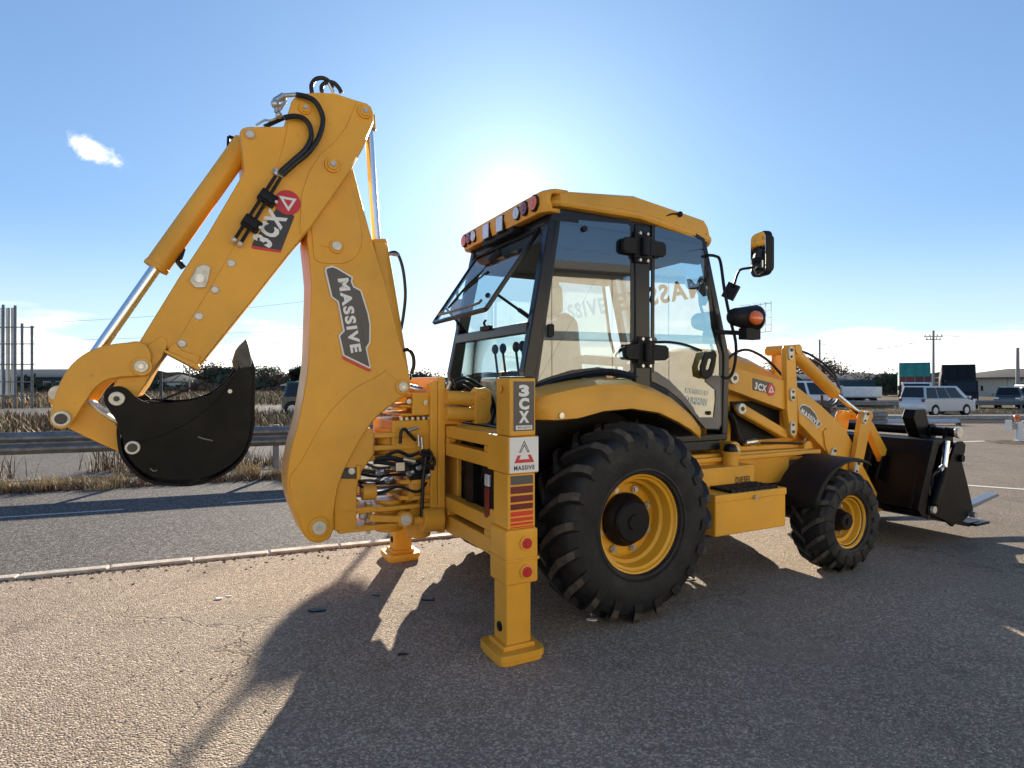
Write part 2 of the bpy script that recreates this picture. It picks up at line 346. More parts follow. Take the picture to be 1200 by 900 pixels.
# ------------------------------------------------------------------ mesh builder
class MB:
    def __init__(s): s.v = []; s.f = []
    def add(s, vs, fs):
        o = len(s.v); s.v += [tuple(v) for v in vs]; s.f += [tuple(i + o for i in f) for f in fs]; return s
    def box(s, x0, x1, y0, y1, z0, z1):
        return s.add([(x0,y0,z0),(x1,y0,z0),(x1,y1,z0),(x0,y1,z0),(x0,y0,z1),(x1,y0,z1),(x1,y1,z1),(x0,y1,z1)],
                     [(0,3,2,1),(4,5,6,7),(0,1,5,4),(1,2,6,5),(2,3,7,6),(3,0,4,7)])
    def _pr(s, A, B):
        n = len(A)
        return s.add(list(A) + list(B), [tuple(range(n))[::-1], tuple(range(n, 2*n))] + [(i, (i+1) % n, n + (i+1) % n, n + i) for i in range(n)])
    def pry(s, pts, y0, y1): return s._pr([(x, y0, z) for x, z in pts], [(x, y1, z) for x, z in pts])
    def prx(s, pts, x0, x1): return s._pr([(x0, y, z) for y, z in pts], [(x1, y, z) for y, z in pts])
    def prz(s, pts, z0, z1): return s._pr([(x, y, z0) for x, y in pts], [(x, y, z1) for x, y in pts])
    def ringpry(s, outer, inner, y0, y1):
        n = len(outer); A = [(x, y0, z) for x, z in outer]; B = [(x, y0, z) for x, z in inner]
        C_ = [(x, y1, z) for x, z in outer]; D = [(x, y1, z) for x, z in inner]
        f = []
        for i in range(n):
            j = (i+1) % n
            f += [(i, j, n+j, n+i), (2*n+i, 3*n+i, 3*n+j, 2*n+j), (i, 2*n+i, 2*n+j, j), (n+i, n+j, 3*n+j, 3*n+i)]
        return s.add(A+B+C_+D, f)
    def cyl(s, p0, p1, r0, r1=None, n=20):
        p0 = Vector(p0); p1 = Vector(p1); r1 = r0 if r1 is None else r1
        a = (p1-p0).normalized(); u = a.orthogonal().normalized(); w = a.cross(u)
        A = [p0 + (u*math.cos(2*PI*i/n) + w*math.sin(2*PI*i/n))*r0 for i in range(n)]
        B = [p1 + (u*math.cos(2*PI*i/n) + w*math.sin(2*PI*i/n))*r1 for i in range(n)]
        return s._pr(A, B)
    def ycyl(s, x, z, y0, y1, r, n=24, r1=None): return s.cyl((x, y0, z), (x, y1, z), r, r1, n)
    def bar(s, p0, p1, w, h, up=(0,0,1)):
        p0 = Vector(p0); p1 = Vector(p1); a = (p1-p0).normalized(); u = Vector(up)
        sd_ = a.cross(u)
        if sd_.length < 1e-4: sd_ = a.cross(Vector((0,1,0)))
        sd_.normalize(); u = sd_.cross(a)
        q = [(sd_*w/2+u*h/2), (-sd_*w/2+u*h/2), (-sd_*w/2-u*h/2), (sd_*w/2-u*h/2)]
        return s._pr([p0+k for k in q], [p1+k for k in q])
    def tube(s, pts, r, n=8, sm=6):
        P = [Vector(p) for p in pts]
        if sm > 1 and len(P) > 2:
            Q = []; E = [P[0]*2-P[1]] + P + [P[-1]*2-P[-2]]
            for i in range(1, len(E)-2):
                for k in range(sm):
                    t = k/sm; a, b, c, d = E[i-1], E[i], E[i+1], E[i+2]
                    Q.append(0.5*((2*b)+(c-a)*t+(2*a-5*b+4*c-d)*t*t+(-a+3*b-3*c+d)*t*t*t))
            Q.append(P[-1]); P = Q
        u = None; rings = []
        for i, p in enumerate(P):
            a = (P[min(i+1, len(P)-1)] - P[max(i-1, 0)])
            if a.length < 1e-9: a = Vector((0,0,1))
            a.normalize()
            u = a.orthogonal().normalized() if u is None else (u - a*u.dot(a)).normalized()
            w = a.cross(u)
            rings.append([p + (u*math.cos(2*PI*k/n)+w*math.sin(2*PI*k/n))*r for k in range(n)])
        return s.loft(rings, closed=True, caps=True)
    def loft(s, rows, closed=False, caps=False):
        n = len(rows[0]); v = [p for r in rows for p in r]; f = []
        for i in range(len(rows)-1):
            for j in range(n if closed else n-1):
                k = (j+1) % n
                f.append((i*n+j, i*n+k, (i+1)*n+k, (i+1)*n+j))
        if caps: f += [tuple(range(n))[::-1], tuple((len(rows)-1)*n+k for k in range(n))]
        return s.add(v, f)
    def lathey(s, prof, n=48):      # profile of (axial y, radius)
        rows = [[(r*math.sin(2*PI*k/n), a, r*math.cos(2*PI*k/n)) for k in range(n)] for a, r in prof]
        return s.loft(rows, closed=True)
    def sphere(s, c, r, n=12, m=8, sz=1.0, sx=1.0, sy=1.0):
        rows = []
        for i in range(m+1):
            t = PI*i/m; rr = max(1e-4, math.sin(t))
            rows.append([(c[0]+sx*r*rr*math.cos(2*PI*k/n), c[1]+sy*r*rr*math.sin(2*PI*k/n), c[2]+sz*r*math.cos(t)) for k in range(n)])
        return s.loft(rows, closed=True, caps=True)
    def build(s, name, m, parent=None, bevel=0.0, angle=35, loc=None, rot=None, label=None, segs=2, normals=True, kind=None, solid=0.0):
        me = bpy.data.meshes.new(name)
        me.from_pydata([tuple(v) for v in s.v], [], s.f)
        if normals:
            bm = bmesh.new(); bm.from_mesh(me)
            bmesh.ops.recalc_face_normals(bm, faces=bm.faces); bm.to_mesh(me); bm.free()
        me.materials.append(m)
        me.shade_smooth(); me.set_sharp_from_angle(angle=R(angle))
        o = bpy.data.objects.new(name, me); COL.objects.link(o)
        if solid:
            so = o.modifiers.new("thickness", 'SOLIDIFY'); so.thickness = solid; so.offset = -1
        if bevel:
            bv = o.modifiers.new("edge", 'BEVEL'); bv.width = bevel; bv.segments = segs; bv.limit_method = 'ANGLE'; bv.angle_limit = R(40)
            bv.harden_normals = True
        if parent: o.parent = parent
        if loc: o.location = loc
        if rot: o.rotation_euler = rot
        if label: o["label"] = label
        if kind: o["kind"] = kind
        return o
def empty(name, loc, rz, label, cat, group=None):
    o = bpy.data.objects.new(name, None); COL.objects.link(o); o.empty_display_size = 0.2
    o.location = loc; o.rotation_euler = (0, 0, rz); o["label"] = label; o["category"] = cat
    if group: o["group"] = group
    return o
def tag(o, label, cat, group=None):
    o["label"] = label; o["category"] = cat
    if group: o["group"] = group
    return o
def dup(o, parent=None):
    c = o.copy(); COL.objects.link(c); c.parent = parent
    for ch in list(o.children): dup(ch, c)
    return c
def struct(o): o["kind"] = "structure"; return o

_tc = {}
def text_vf(s, bold=0.0, spacing=1.0):
    if bold >= .025 and len(s) > 1: spacing = max(spacing, 1.14 + bold*1.8)
    key = (s, bold, spacing)
    if key in _tc: return _tc[key]
    c = bpy.data.curves.new("t", 'FONT'); c.body = s; c.size = 1; c.offset = bold; c.extrude = 0.0; c.resolution_u = 3; c.space_character = spacing
    o = bpy.data.objects.new("t", c); COL.objects.link(o)
    dg = bpy.context.evaluated_depsgraph_get(); dg.update()
    me = bpy.data.meshes.new_from_object(o.evaluated_get(dg))
    v = [tuple(p.co) for p in me.vertices]; f = [tuple(p.vertices) for p in me.polygons]
    bpy.data.objects.remove(o); bpy.data.curves.remove(c); bpy.data.meshes.remove(me)
    x0 = min(p[0] for p in v); x1 = max(p[0] for p in v); y0 = min(p[1] for p in v); y1 = max(p[1] for p in v)
    v = [((p[0]-x0)/(x1-x0), (p[1]-y0)/(y1-y0)) for p in v]
    _tc[key] = (v, f); return v, f
def lettering(mb, s, o, u, v, w, h, bold=0.03, spacing=1.0, flip=False, shear=0.0):
    """flat print: o = lower left, u/v = unit directions, w x h = size"""
    V, F = text_vf(s, bold, spacing); o = Vector(o); u = Vector(u).normalized(); v = Vector(v).normalized()
    pts = []
    for a, b in V:
        if flip: a = 1 - a
        pts.append(o + u*(a*w + shear*b*h) + v*(b*h))
    mb.add(pts, F); return mb
def text_y(mb, s, p0, p1, h, y, **k):       # baseline p0 -> p1 in the plane y, read from the -y side
    u = Vector((p1[0]-p0[0], 0, p1[1]-p0[1])); w = u.length; u.normalize(); v = Vector((-u.z, 0, u.x))
    return lettering(mb, s, (p0[0], y, p0[1]), u, v, w, h, **k)
def smooth(pts, k=3, sharp=38):
    """round off a traced closed outline, keeping corners sharper than the given angle"""
    n = len(pts); P = [Vector(p) for p in pts]; T = []
    for i in range(n):
        a = P[i]-P[i-1]; b = P[(i+1) % n]-P[i]
        if a.length < 1e-6 or b.length < 1e-6: T.append(None); continue
        T.append(None if math.degrees(a.angle(b)) > sharp else (a.normalized()*b.length+b.normalized()*a.length).normalized())
    out = []
    for i in range(n):
        j = (i+1) % n; d = P[j]-P[i]; L_ = d.length
        t0 = (T[i] or d.normalized())*L_; t1 = (T[j] or d.normalized())*L_
        for q in range(k):
            u = q/k; h = (2*u**3-3*u*u+1)*P[i] + (u**3-2*u*u+u)*t0 + (-2*u**3+3*u*u)*P[j] + (u**3-u*u)*t1
            out.append((h.x, h.y))
    return out
def inset(pts, d):
    """inset a closed 2-D outline by d (either winding)"""
    n = len(pts); A = sum(pts[i][0]*pts[(i+1) % n][1]-pts[(i+1) % n][0]*pts[i][1] for i in range(n)); sg = 1 if A > 0 else -1
    out = []
    for i in range(n):
        p, q, r_ = Vector(pts[i-1]), Vector(pts[i]), Vector(pts[(i+1) % n])
        a = (q-p).normalized(); b = (r_-q).normalized()
        na = Vector((-a.y, a.x))*sg; nb = Vector((-b.y, b.x))*sg
        m = (na+nb); m = m/max(0.35, m.length_squared/2) if m.length > 1e-6 else na
        out.append(tuple(q + m*d))
    return out

# =================================================================== BACKHOE LOADER
# local frame: x forward, y to the machine's left, z up, origin on the ground under the rear axle
M = empty("backhoe_loader", (0.329, 4.827, 0), math.atan2(0.4637, 0.886),
          "yellow backhoe loader with black buckets, raised rear arm and glazed cab standing on the asphalt", "backhoe loader")

def pin(x, z, y, r=0.035, parent=M, collar=True, bolt=True, name="pin_cap"):
    if collar:
        b = MB().ycyl(x, z, y+0.012, y-0.014, r*1.5, 28)
        b.build("pin_collar", YEL, parent, 0.004)
    p = MB().ycyl(x, z, y+0.01, y-0.03, r, 24).build(name, PINM, parent, 0.004)
    if bolt:
        MB().ycyl(x, z, y-0.028, y-0.036, r*0.42, 6).build("grease_bolt", STL if collar else DBLK, p)
    return p

# ---------------------------------------------------------------- wheels
def make_tyre(Rr, W, rr, nl, lugh, lugw, sweep):
    h = W/2; c = Rr - lugh
    m = MB()
    prof = [(-h*.74, rr), (-h*.90, rr+.012), (-h*.985, rr+(c-rr)*.30), (-h, rr+(c-rr)*.52), (-h*.97, rr+(c-rr)*.74), (-h*.88, c-.035), (-h*.74, c-.012), (-h*.4, c), (0, c+.004)]
    prof = prof + [(-a, r) for a, r in prof[-2::-1]] + [(h*.6, rr-.03), (-h*.6, rr-.03)]
    prof.append(prof[0])
    m.lathey(prof, 72)
    # moulded ring and marks on the sidewall
    for sg in (-1, 1):
        m.lathey([(sg*h*.93, rr+.03), (sg*(h*.96), rr+.034), (sg*(h*.955), rr+.044), (sg*h*.95, rr+.048)], 72)
    m.lug_start = len(m.f)
    st = [(-.06, 0.0), (.36, .42), (.70, .74), (.95, .93), (1.03, 1.0)]
    rt = [Rr, Rr-.003, Rr-.012, Rr-.055, Rr-.10]
    for sg in (-1, 1):
        for k in range(nl):
            a0 = 2*PI*(k + (0.5 if sg > 0 else 0))/nl
            rows = []
            for (q, ang), rtop in zip(st, rt):
                aa = a0 + ang*sweep; y = sg*h*q
                rb = min(rtop-.03, c-.02) if q < .9 else rtop-.06
                hw = lugw/2*(1.0 if q < .5 else 1.12)
                r4 = []
                for (dw, rad) in ((-1.25, rb), (-.82, rtop), (.82, rtop), (1.25, rb)):
                    t = aa + dw*hw/Rr
                    r4.append((rad*math.sin(t), y, rad*math.cos(t)))
                rows.append(r4)
            m.loft(rows, closed=True, caps=True)
    return m
def make_rim(rr, W, deep, hubr):
    h = W/2*.80
    out = [(-h, rr+.004), (-h-.008, rr+.022), (-h-.002, rr+.026), (-h+.006, rr-.006), (-h+.022, rr-.014), (-h+.030, rr-.03), (-h*.45, rr-.042), (-h*.38, rr-.062), (-deep, rr-.072), (-deep+.012, rr-.085), (-deep+.012, 0.005)]
    m = MB().lathey(out, 64)
    back = [(-a*1.0 if a < -h*.5 else a+.02, r) for a, r in out]
    m.lathey([(h, rr+.026), (h-.01, rr-.01), (-deep+.03, rr-.07), (-deep+.03, 0.005)], 48)
    hb = MB().lathey([(-deep-.0, hubr), (-deep-.03, hubr), (-deep-.045, hubr*.96), (-deep-.075, hubr*.80), (-deep-.10, hubr*.78), (-deep-.112, hubr*.70), (-deep-.112, hubr*.3), (-deep-.125, hubr*.26), (-deep-.125, .004)], 40)
    return m, hb

def wheel(name, Rr, W, rr, nl, lugh, lugw, sweep, deep, hubr, posns):
    t = make_tyre(Rr, W, rr, nl, lugh, lugw, sweep); rm, hb = make_rim(rr, W, deep, hubr)
    first = None
    for (x, y, side) in posns:
        if first is None:
            w = t.build(name, RUB, M, 0, 28)
            rim = rm.build("rim", YEL2, w, 0, 30)
            hb.build("hub", BLK, w, 0, 30)
            nb = MB().cyl((0, -deep-.025, 0), (0, -deep+.01, 0), .016, n=6).cyl((0, -deep-.012, 0), (0, -deep+.01, 0), .024, n=16)
            nbm = None
            for k in range(8):
                a = 2*PI*(k+.4)/8; rad = (hubr+rr-.07)/2
                if nbm is None: nbm = nb.build("wheel_nut", STL, w, 0, 30, loc=(rad*math.sin(a), 0, rad*math.cos(a)))
                else:
                    q = nbm.copy(); COL.objects.link(q); q.parent = w; q.location = (rad*math.sin(a), 0, rad*math.cos(a))
            w["lug_start"] = t.lug_start; first = w; o = w
        else:
            o = dup(first, M)
        o.location = (x, y, Rr - 0.012)
        o.rotation_euler = (0, R(7), 0) if side > 0 else (0, 0, PI)
wheel("rear_wheel", 0.655, 0.44, 0.318, 20, 0.052, 0.062, 0.30, 0.005, 0.178, [(0, -0.905, 1), (0, 0.905, -1)])
wheel("front_wheel", 0.425, 0.325, 0.215, 17, 0.032, 0.048, 0.36, 0.0, 0.095, [(2.22, -0.925, 1), (2.22, 0.925, -1)])
# lugs keep a dusty worn face
for o in list(bpy.data.objects):
    if o.name in ("rear_wheel", "front_wheel"):
        o.data.materials.append(RUBW)
        for p in o.data.polygons:
            if p.index < o["lug_start"]: continue
            c = p.center; n = p.normal; rad = math.hypot(c.x, c.z)
            if (n.x*c.x+n.z*c.z)/max(rad, 1e-6) > .30: p.material_index = 1
    if "lug_start" in o.keys(): del o["lug_start"]

# axles and chassis
MB().cyl((0, -.72, .64), (0, .72, .64), .11, n=20).box(-.2, .2, -.25, .25, .46, .85).build("rear_axle", BLK, M, .01)
MB().cyl((2.22, -.78, .41), (2.22, .78, .41), .075, n=16).box(2.1, 2.34, -.2, .2, .32, .55).build("front_axle", BLK, M, .01)
ch = MB()
for s in (-1, 1):
    ch.box(-.85, 2.75, s*.40-.05, s*.40+.05, .60, .86)
    ch.box(-.92, -.50, s*.42-.06, s*.42+.06, .55, 1.25)
ch.box(-.5, -.4, -.5, .5, .55, 1.1)
ch.box(2.55, 2.75, -.4, .4, .5, 1.05)
ch.build("chassis_frame", BLK, M, .006)
# body sides under the cab and engine
side = [(0.60, .70), (0.60, .995), (2.30, .975), (2.30, .93), (2.05, .90), (2.02, .70)]
for s in (-1, 1):
    p = MB(); p.pry([(x, z) for x, z in side], s*.62, s*.50)
    p.box(0.62, 2.42, min(s*.50, s*.66), max(s*.50, s*.66), .925, .965)
    p.build("side_panel", YEL, M, .012)
# step box, tank and diesel filler on the near side, the same box mirrored on the far side
for s in (-1, 1):
    y0, y1 = s*1.0, s*.60
    b = MB().box(.755, 1.507, min(y0, y1), max(y0, y1), .445, .738).build("toolbox", YEL, M, .014)
    lid = MB().box(.748, 1.514, min(s*1.006, y1), max(s*1.006, y1), .690, .748)
    lid.build("toolbox_lid", YEL, b, .012)
    if s < 0:
        MB().cyl((1.15, -1.01, .705), (1.15, -1.025, .705), .016, n=14).cyl((1.15, -1.02, .705), (1.15, -1.03, .705), .009, n=10).build("lid_latch", STL, b)
        g = MB()
        for k in range(5): g.box(.92, 1.42, -.99+.045*k, -.97+.045*k, .748, .772)
        for k in range(9): g.box(.92+.0605*k, .936+.0605*k, -.995, -.79, .748, .768)
        g.build("step_tread", DKM, b, .002)
    tk = MB().box(.70, 1.42, min(s*.78, s*.56), max(s*.78, s*.56), .73, .905).build("fuel_tank", YEL, M, .012)
    if s < 0:
        text_y(MB(), "DIESEL", (1.20, .765), (1.375, .765), .055, -.7835, bold=.03).build("lettering", DBLK, tk)
        MB().cyl((1.235, -.70, .90), (1.235, -.70, 1.0), .062, n=24).cyl((1.235, -.70, .99), (1.235, -.70, 1.012), .070, n=24).build("filler_neck", YEL, tk, .004)
        MB().cyl((1.235, -.70, 1.01), (1.235, -.70, 1.05), .055, .050, n=14).sphere((1.235, -.70, 1.05), .048, sz=.5).build("filler_cap", BLK, tk, .004)
MB().box(.78, 1.75, -.72, -.35, .36, .44).box(.9, 1.6, -.35, .35, .38, .60).build("belly_guard", BLK, M, .01)

# ---------------------------------------------------------------- rear fenders
outer_low = [(-0.784,1.344),(-0.631,1.335),(-0.471,1.341),(-0.278,1.381),(-0.055,1.393),(0.173,1.361),(0.337,1.296),(0.453,1.24),(0.54,1.178)]
outer_top = [(-0.778,1.449),(-0.624,1.483),(-0.464,1.513),(-0.271,1.537),(-0.047,1.531),(0.182,1.476),(0.347,1.4),(0.463,1.321),(0.542,1.237)]
inner_top = [(-0.646,1.505),(-0.463,1.547),(-0.258,1.579),(-0.043,1.595),(0.183,1.584),(0.388,1.531),(0.577,1.46),(0.704,1.374),(0.809,1.26)]
for s in (1, -1):
    rows = []
    rows.append([(x, s*-1.045, z-.01) for x, z in outer_low])
    rows.append([(x, s*-1.07, z) for x, z in outer_low])
    rows.append([(x, s*-1.072, z*.25+w*.75) for (x, z), (q, w) in zip(outer_low, outer_top)])
    rows.append([(x*.98+.02*q, s*-1.055, z+.012) for (x, z), (q, w) in zip(outer_top, inner_top)])
    for t in (.25, .5, .75, 1.0):
        rows.append([(a[0]*(1-t)+b[0]*t, s*(-1.055*(1-t)-.66*t), a[1]*(1-t)+b[1]*t + .018*math.sin(PI*t) + .012*(1-t)) for a, b in zip(outer_top, inner_top)])
    MB().loft(rows).build("rear_fender", YEL, M, 0, 50, solid=.012)
    # black inner wheel arch
    inn = []
    for y in (s*-1.0, s*-.60):
        inn.append([(x, y, z+(.02 if abs(y) > .9 else -.02)) for x, z in outer_low])
    inn.append([(x, s*-.60, .75) for x, z in outer_low])
    MB().loft(inn).build("wheel_arch_liner", DKM, M, 0, 50, solid=.01)
MB().cyl((-.60,-1.055,1.36),(-.60,-1.085,1.36),.018,n=16).build("fender_bolt", STL, M)

# ---------------------------------------------------------------- cab
cab = MB()
# floor and lower rear/front walls
cab.box(-.56, 1.20, -.63, .63, 1.02, 1.10)
MB().box(-.40, .60, -.60, .60, 2.70, 2.74).build("cab_ceiling", CABB, M, .01)
cab.build("cab_floor", CABB, M, .01)
def post(a, b, w, d, name="cab_post", ext=None):
    MB().bar(a, b, w, d, (1, 0, 0)).build(name, CABB, M, .010)
for s in (-1, 1):
    y0, yt = s*.655, s*.63
    post((-.60, y0, 1.20), (-.60, y0, 1.66), .075, .085)
    post((-.60, y0, 1.62), (-.375, yt, 2.72), .075, .095)
    post((.357, s*.665, 1.10), (.357, s*.655, 2.72), .05, .135)
    post((1.235, s*.62, 1.12), (1.255, s*.62, 1.80), .055, .06)
    post((1.255, s*.62, 1.77), (1.01, s*.60, 2.71), .055, .06)
    MB().bar((-.42, s*.65, 2.70), (1.03, s*.63, 2.70), .05, .09).build("cab_rail", CABB, M, .008)
    MB().bar((.40, s*.655, 1.125), (1.25, s*.635, 1.125), .05, .05).build("door_sill", CABB, M, .008)
    MB().tube([(-.60, s*.66, 1.50), (-.40, s*.66, 1.57), (-.10, s*.66, 1.625), (.10, s*.66, 1.635), (.32, s*.66, 1.60)], .028).build("cab_lower_rail", CABB, M)
for x, z0 in ((-.375, 2.68), (-.60, 1.22)):
    MB().bar((x, -.64, z0), (x, .64, z0), .09, .06).build("cab_cross_rail", CABB, M, .008)
MB().bar((-.565, -.63, 1.93), (-.565, .63, 1.93), .055, .075).build("cab_cross_rail", CABB, M, .008)
MB().bar((1.02, -.6, 2.69), (1.02, .6, 2.69), .08, .08).build("cab_cross_rail", CABB, M, .008)
MB().bar((1.25, -.62, 1.14), (1.25, .62, 1.14), .06, .10).build("cab_cross_rail", CABB, M, .008)

# side glazing: black printed border and pane
def pane(outline, y, border, name, m=GLS, frit=CABB, s=1):
    inn = inset(outline, border)
    p = MB().pry(inn, s*y, s*(y+.006)).build(name, m, M, 0, 30)
    if frit: MB().ringpry(outline, inn, s*(y-.003), s*(y+.009)).build("glass_border", frit, p, .002)
    return p
q_out = [(-0.379,2.687),(-0.296,2.713),(0.226,2.744),(0.281,2.723),(0.281,1.637),(0.234,1.603),(-0.039,1.637),(-0.254,1.615),(-0.46,1.559),(-0.533,1.533),(-0.566,1.539)]
d_out = [(0.449,2.744),(0.498,2.76),(0.867,2.73),(0.984,2.69),(1.089,2.004),(1.169,1.789),(1.169,1.229),(1.141,1.186),(0.984,1.195),(0.867,1.305),(0.744,1.419),(0.59,1.515),(0.441,1.569)]
for s in (1, -1):
    q = pane(q_out, -.672, .032, "side_window", s=s)
    d = pane(d_out, -.672, .030, "door_glass", s=s)
    if s > 0:
        # grey painted lower edge of the door glass
        edge = [(0.443,1.575),(0.443,1.632),(0.484,1.645),(0.617,1.576),(0.754,1.471),(0.86,1.365),(0.904,1.291),(1.077,1.286),(1.096,1.415),(1.096,1.503),(0.986,1.57),(1.004,1.617),(1.143,1.618),(1.152,1.23),(1.124,1.197),(0.986,1.202),(0.86,1.312),(0.737,1.423),(0.584,1.518)]
        MB().pry(edge, -.679, -.6735).build("glass_border", GREYP, d)
        lt = MB()
        b0, b1 = [(0.782,1.481),(1.023,1.456)]; text_y(lt, "POWERED BY", b0, b1, .040, -.6765, bold=.01)
        b0, b1 = [(0.773,1.403),(1.005,1.376)]; text_y(lt, "CUMMINS", b0, b1, .058, -.6765, bold=.02)
        lt.build("lettering", mat("faint_print", (.75, .78, .70), .6), d)
        # hinges
        for hx, hz in (([(0.316,2.549)][0]), ([(0.34,1.782)][0])):
            h = MB()
            h.box(hx-.055, hx+.105, -.715, -.68, hz-.085, hz+.085)
            h.pry([(hx-.165, hz-.035), (hx-.14, hz-.055), (hx-.04, hz-.06), (hx-.04, hz+.06), (hx-.14, hz+.055), (hx-.165, hz+.035)], -.72, -.682)
            h.pry([(hx+.235, hz-.035), (hx+.21, hz-.055), (hx+.08, hz-.06), (hx+.08, hz+.06), (hx+.21, hz+.055), (hx+.235, hz+.035)], -.72, -.682)
            h.cyl((hx+.02, -.735, hz-.07), (hx+.02, -.735, hz+.07), .028, n=14)
            ho = h.build("door_hinge", DKM, M, .008)
            for dx in (-.015, .055):
                for dz in (-.10, .095):
                    MB().ycyl(hx+dx, hz+dz, -.69, -.726, .012, 6).build("hinge_bolt", STL, ho)
            MB().box(hx-.045, hx+.085, -.70, -.678, hz-.115, hz+.115).build("hinge_plate", DKM, ho, .006)
        # handle
        hd = [(0.903,1.609),(0.894,1.682),(0.939,1.795),(1.048,1.811),(1.066,1.778),(1.011,1.617),(0.975,1.59)]
        hi = [(0.948,1.663),(0.943,1.696),(0.971,1.743),(1.011,1.75),(1.016,1.737),(0.989,1.67),(0.975,1.656)]
        MB().ringpry(hd, hi, -.722, -.702).build("door_handle", DKM, M, .005)
        MB().ycyl(*[(1.018,1.322)][0], -.675, -.69, .016, 14).build("glass_stud", DKM, d)
        MB().ycyl(*[(-0.158,2.629)][0], -.67, -.69, .020, 16).build("glass_stud", DKM, q)
        MB().pry([(-0.461,1.944),(-0.435,1.957),(-0.415,1.947),(-0.415,1.878),(-0.435,1.86),(-0.461,1.87)], -.70, -.675).build("window_catch", DKM, q, .004)
        MB().tube([(0.452,-0.69,1.86),(0.609,-0.69,1.865),(0.763,-0.69,1.85),(0.931,-0.69,1.809)], .010).build("door_grab_rail", DKM, M)
# headliner edge and mirrored windscreen lettering
for s in (-1, 1): MB().box(-.40, 1.0, s*.60-.02, s*.60+.02, 2.50, 2.70).build("headliner_edge", mat("headliner", (.05, .055, .065), .7), M, .01)
hl = MB().box(-.42, .98, -.60, .60, 2.54, 2.66).build("headliner", mat("headliner_blue", (.045, .055, .075), .6), M, .02)
for k in range(3): MB().cyl((-.15+.16*k, -.50, 2.545), (-.15+.16*k, -.50, 2.525), .055, n=20).build("air_vent", DKM, hl, .004)
ws = MB().loft([[(1.03, -.585, 2.66), (1.03, .585, 2.66)], [(1.262, -.59, 1.78), (1.262, .59, 1.78)], [(1.25, -.59, 1.17), (1.25, .59, 1.17)]]).build("windscreen", GLS2, M, 0, 30, solid=.006)
lt = MB()
u = Vector((0, -1, 0)); v = Vector((1.03-1.262, 0, 2.66-1.78)).normalized()
lettering(lt, "MASSIVE", Vector((1.262, .56, 1.78)) + v*.50, u, v, 1.12, .17, bold=.035, flip=True)
lt.v = [(a-.012, b, c) for a, b, c in lt.v]
lt.build("lettering", mat("print_grey", (.12, .12, .12), .6), ws)
for s in (1, -1):
    pass
# rear: open top-hung window, lower fixed pane
wo = [(-.425, 2.63), (-.83, 2.05)]
a0 = Vector((wo[0][0], 0, wo[0][1])); a1 = Vector((wo[1][0], 0, wo[1][1])); nn = (a1-a0).normalized(); pr_ = Vector((nn.z, 0, -nn.x))
def quad_slab(hw0, hw1, t0, t1, off, th):
    m = MB(); A = []
    L_ = (a1-a0)
    for (t, hw, s) in ((t0, hw0, -1), (t0, hw0, 1), (t1, hw1, 1), (t1, hw1, -1)): A.append(a0+L_*t+Vector((0, s*hw, 0))+pr_*off)
    return m._pr(A, [p+pr_*th for p in A])
rw = quad_slab(.50, .50, .05, .97, 0, .006).build("rear_window", GLS2, M, 0, 30)
fr = MB(); P = [a0+(a1-a0)*.0+Vector((0,-.52,0)), a0+(a1-a0)*.0+Vector((0,.52,0)), a1+Vector((0,.50,0)), a1+Vector((0,-.50,0))]
for i in range(4): fr.bar(P[i], P[(i+1) % 4], .024, .032, pr_)
fr.build("window_frame", CABB, rw, .006)
for s in (-1, 1): MB().cyl((-.74, s*.46, 2.17), (-.50, s*.58, 1.98), .010, n=10).cyl((-.60, s*.53, 2.06), (-.50, s*.58, 1.98), .016, n=10).build("gas_strut", BLK, rw)
MB().tube([(-.44,.05,2.60),(-.56,.12,2.44),(-.66,.22,2.32),(-.76,.36,2.16)], .009).tube([(-.60,-.05,2.40),(-.68,.28,2.28)], .006).cyl((-.46,.03,2.58),(-.52,.08,2.50),.03,n=12).build("wiper", DKM, rw)
MB().tube([(-.80,-.36,2.13),(-.84,-.34,2.10),(-.84,.34,2.10),(-.80,.36,2.13)], .010, sm=3).build("window_handle", GREYP, rw)
MB().sphere(tuple(a0+(a1-a0)*.25+Vector((0,-.42,0))), .022).sphere(tuple(a0+(a1-a0)*.8+Vector((0,-.36,0))), .020).build("window_stud", DKM, rw)
lw = MB().loft([[(-.575, -.61, 1.90), (-.575, .61, 1.90)], [(-.59, -.61, 1.24), (-.59, .61, 1.24)]]).build("rear_lower_glass", GLS2, M, 0, 30, solid=.006)
MB().box(-.62, -.585, -.10, .06, 1.955, 1.99).tube([(-.60,-.02,1.97),(-.62,-.02,2.01),(-.62,-.05,2.03)], .010).build("window_latch", DKM, M, .004)

# cab interior
seat = MB()
seat.pry([(.10,1.45),(.62,1.48),(.64,1.60),(.10,1.58)], -.26, .26)
seat.pry([(.02,1.50),(.16,1.52),(.10,2.05),(-.02,2.12),(-.10,2.05)], -.25, .25)
seat.pry([(-.10,2.10),(.03,2.10),(.02,2.34),(-.09,2.34)], -.15, .15)
so = seat.build("seat", CREAM, M, .06, segs=4)
MB().box(.12, .56, -.20, .20, 1.10, 1.46).build("seat_base", DKM, so, .02)
for s in (-1, 1): MB().bar((.05, s*.32, 1.74), (.48, s*.32, 1.72), .08, .07).build("armrest", CREAM, so, .02)
dsh = MB().pry([(.92,1.10),(1.16,1.10),(1.20,1.60),(1.02,1.78),(.92,1.72),(.96,1.5)], -.30, .30)
dsh.build("front_console", INTR, M, .03)
st = MB(); c0 = Vector((.84, 0, 1.86)); ax = Vector((-.5, 0, .86)).normalized(); uu = Vector((0,1,0)); vv = ax.cross(uu)
st.tube([c0+(uu*math.cos(2*PI*k/24)+vv*math.sin(2*PI*k/24))*.19 for k in range(25)], .015, sm=1)
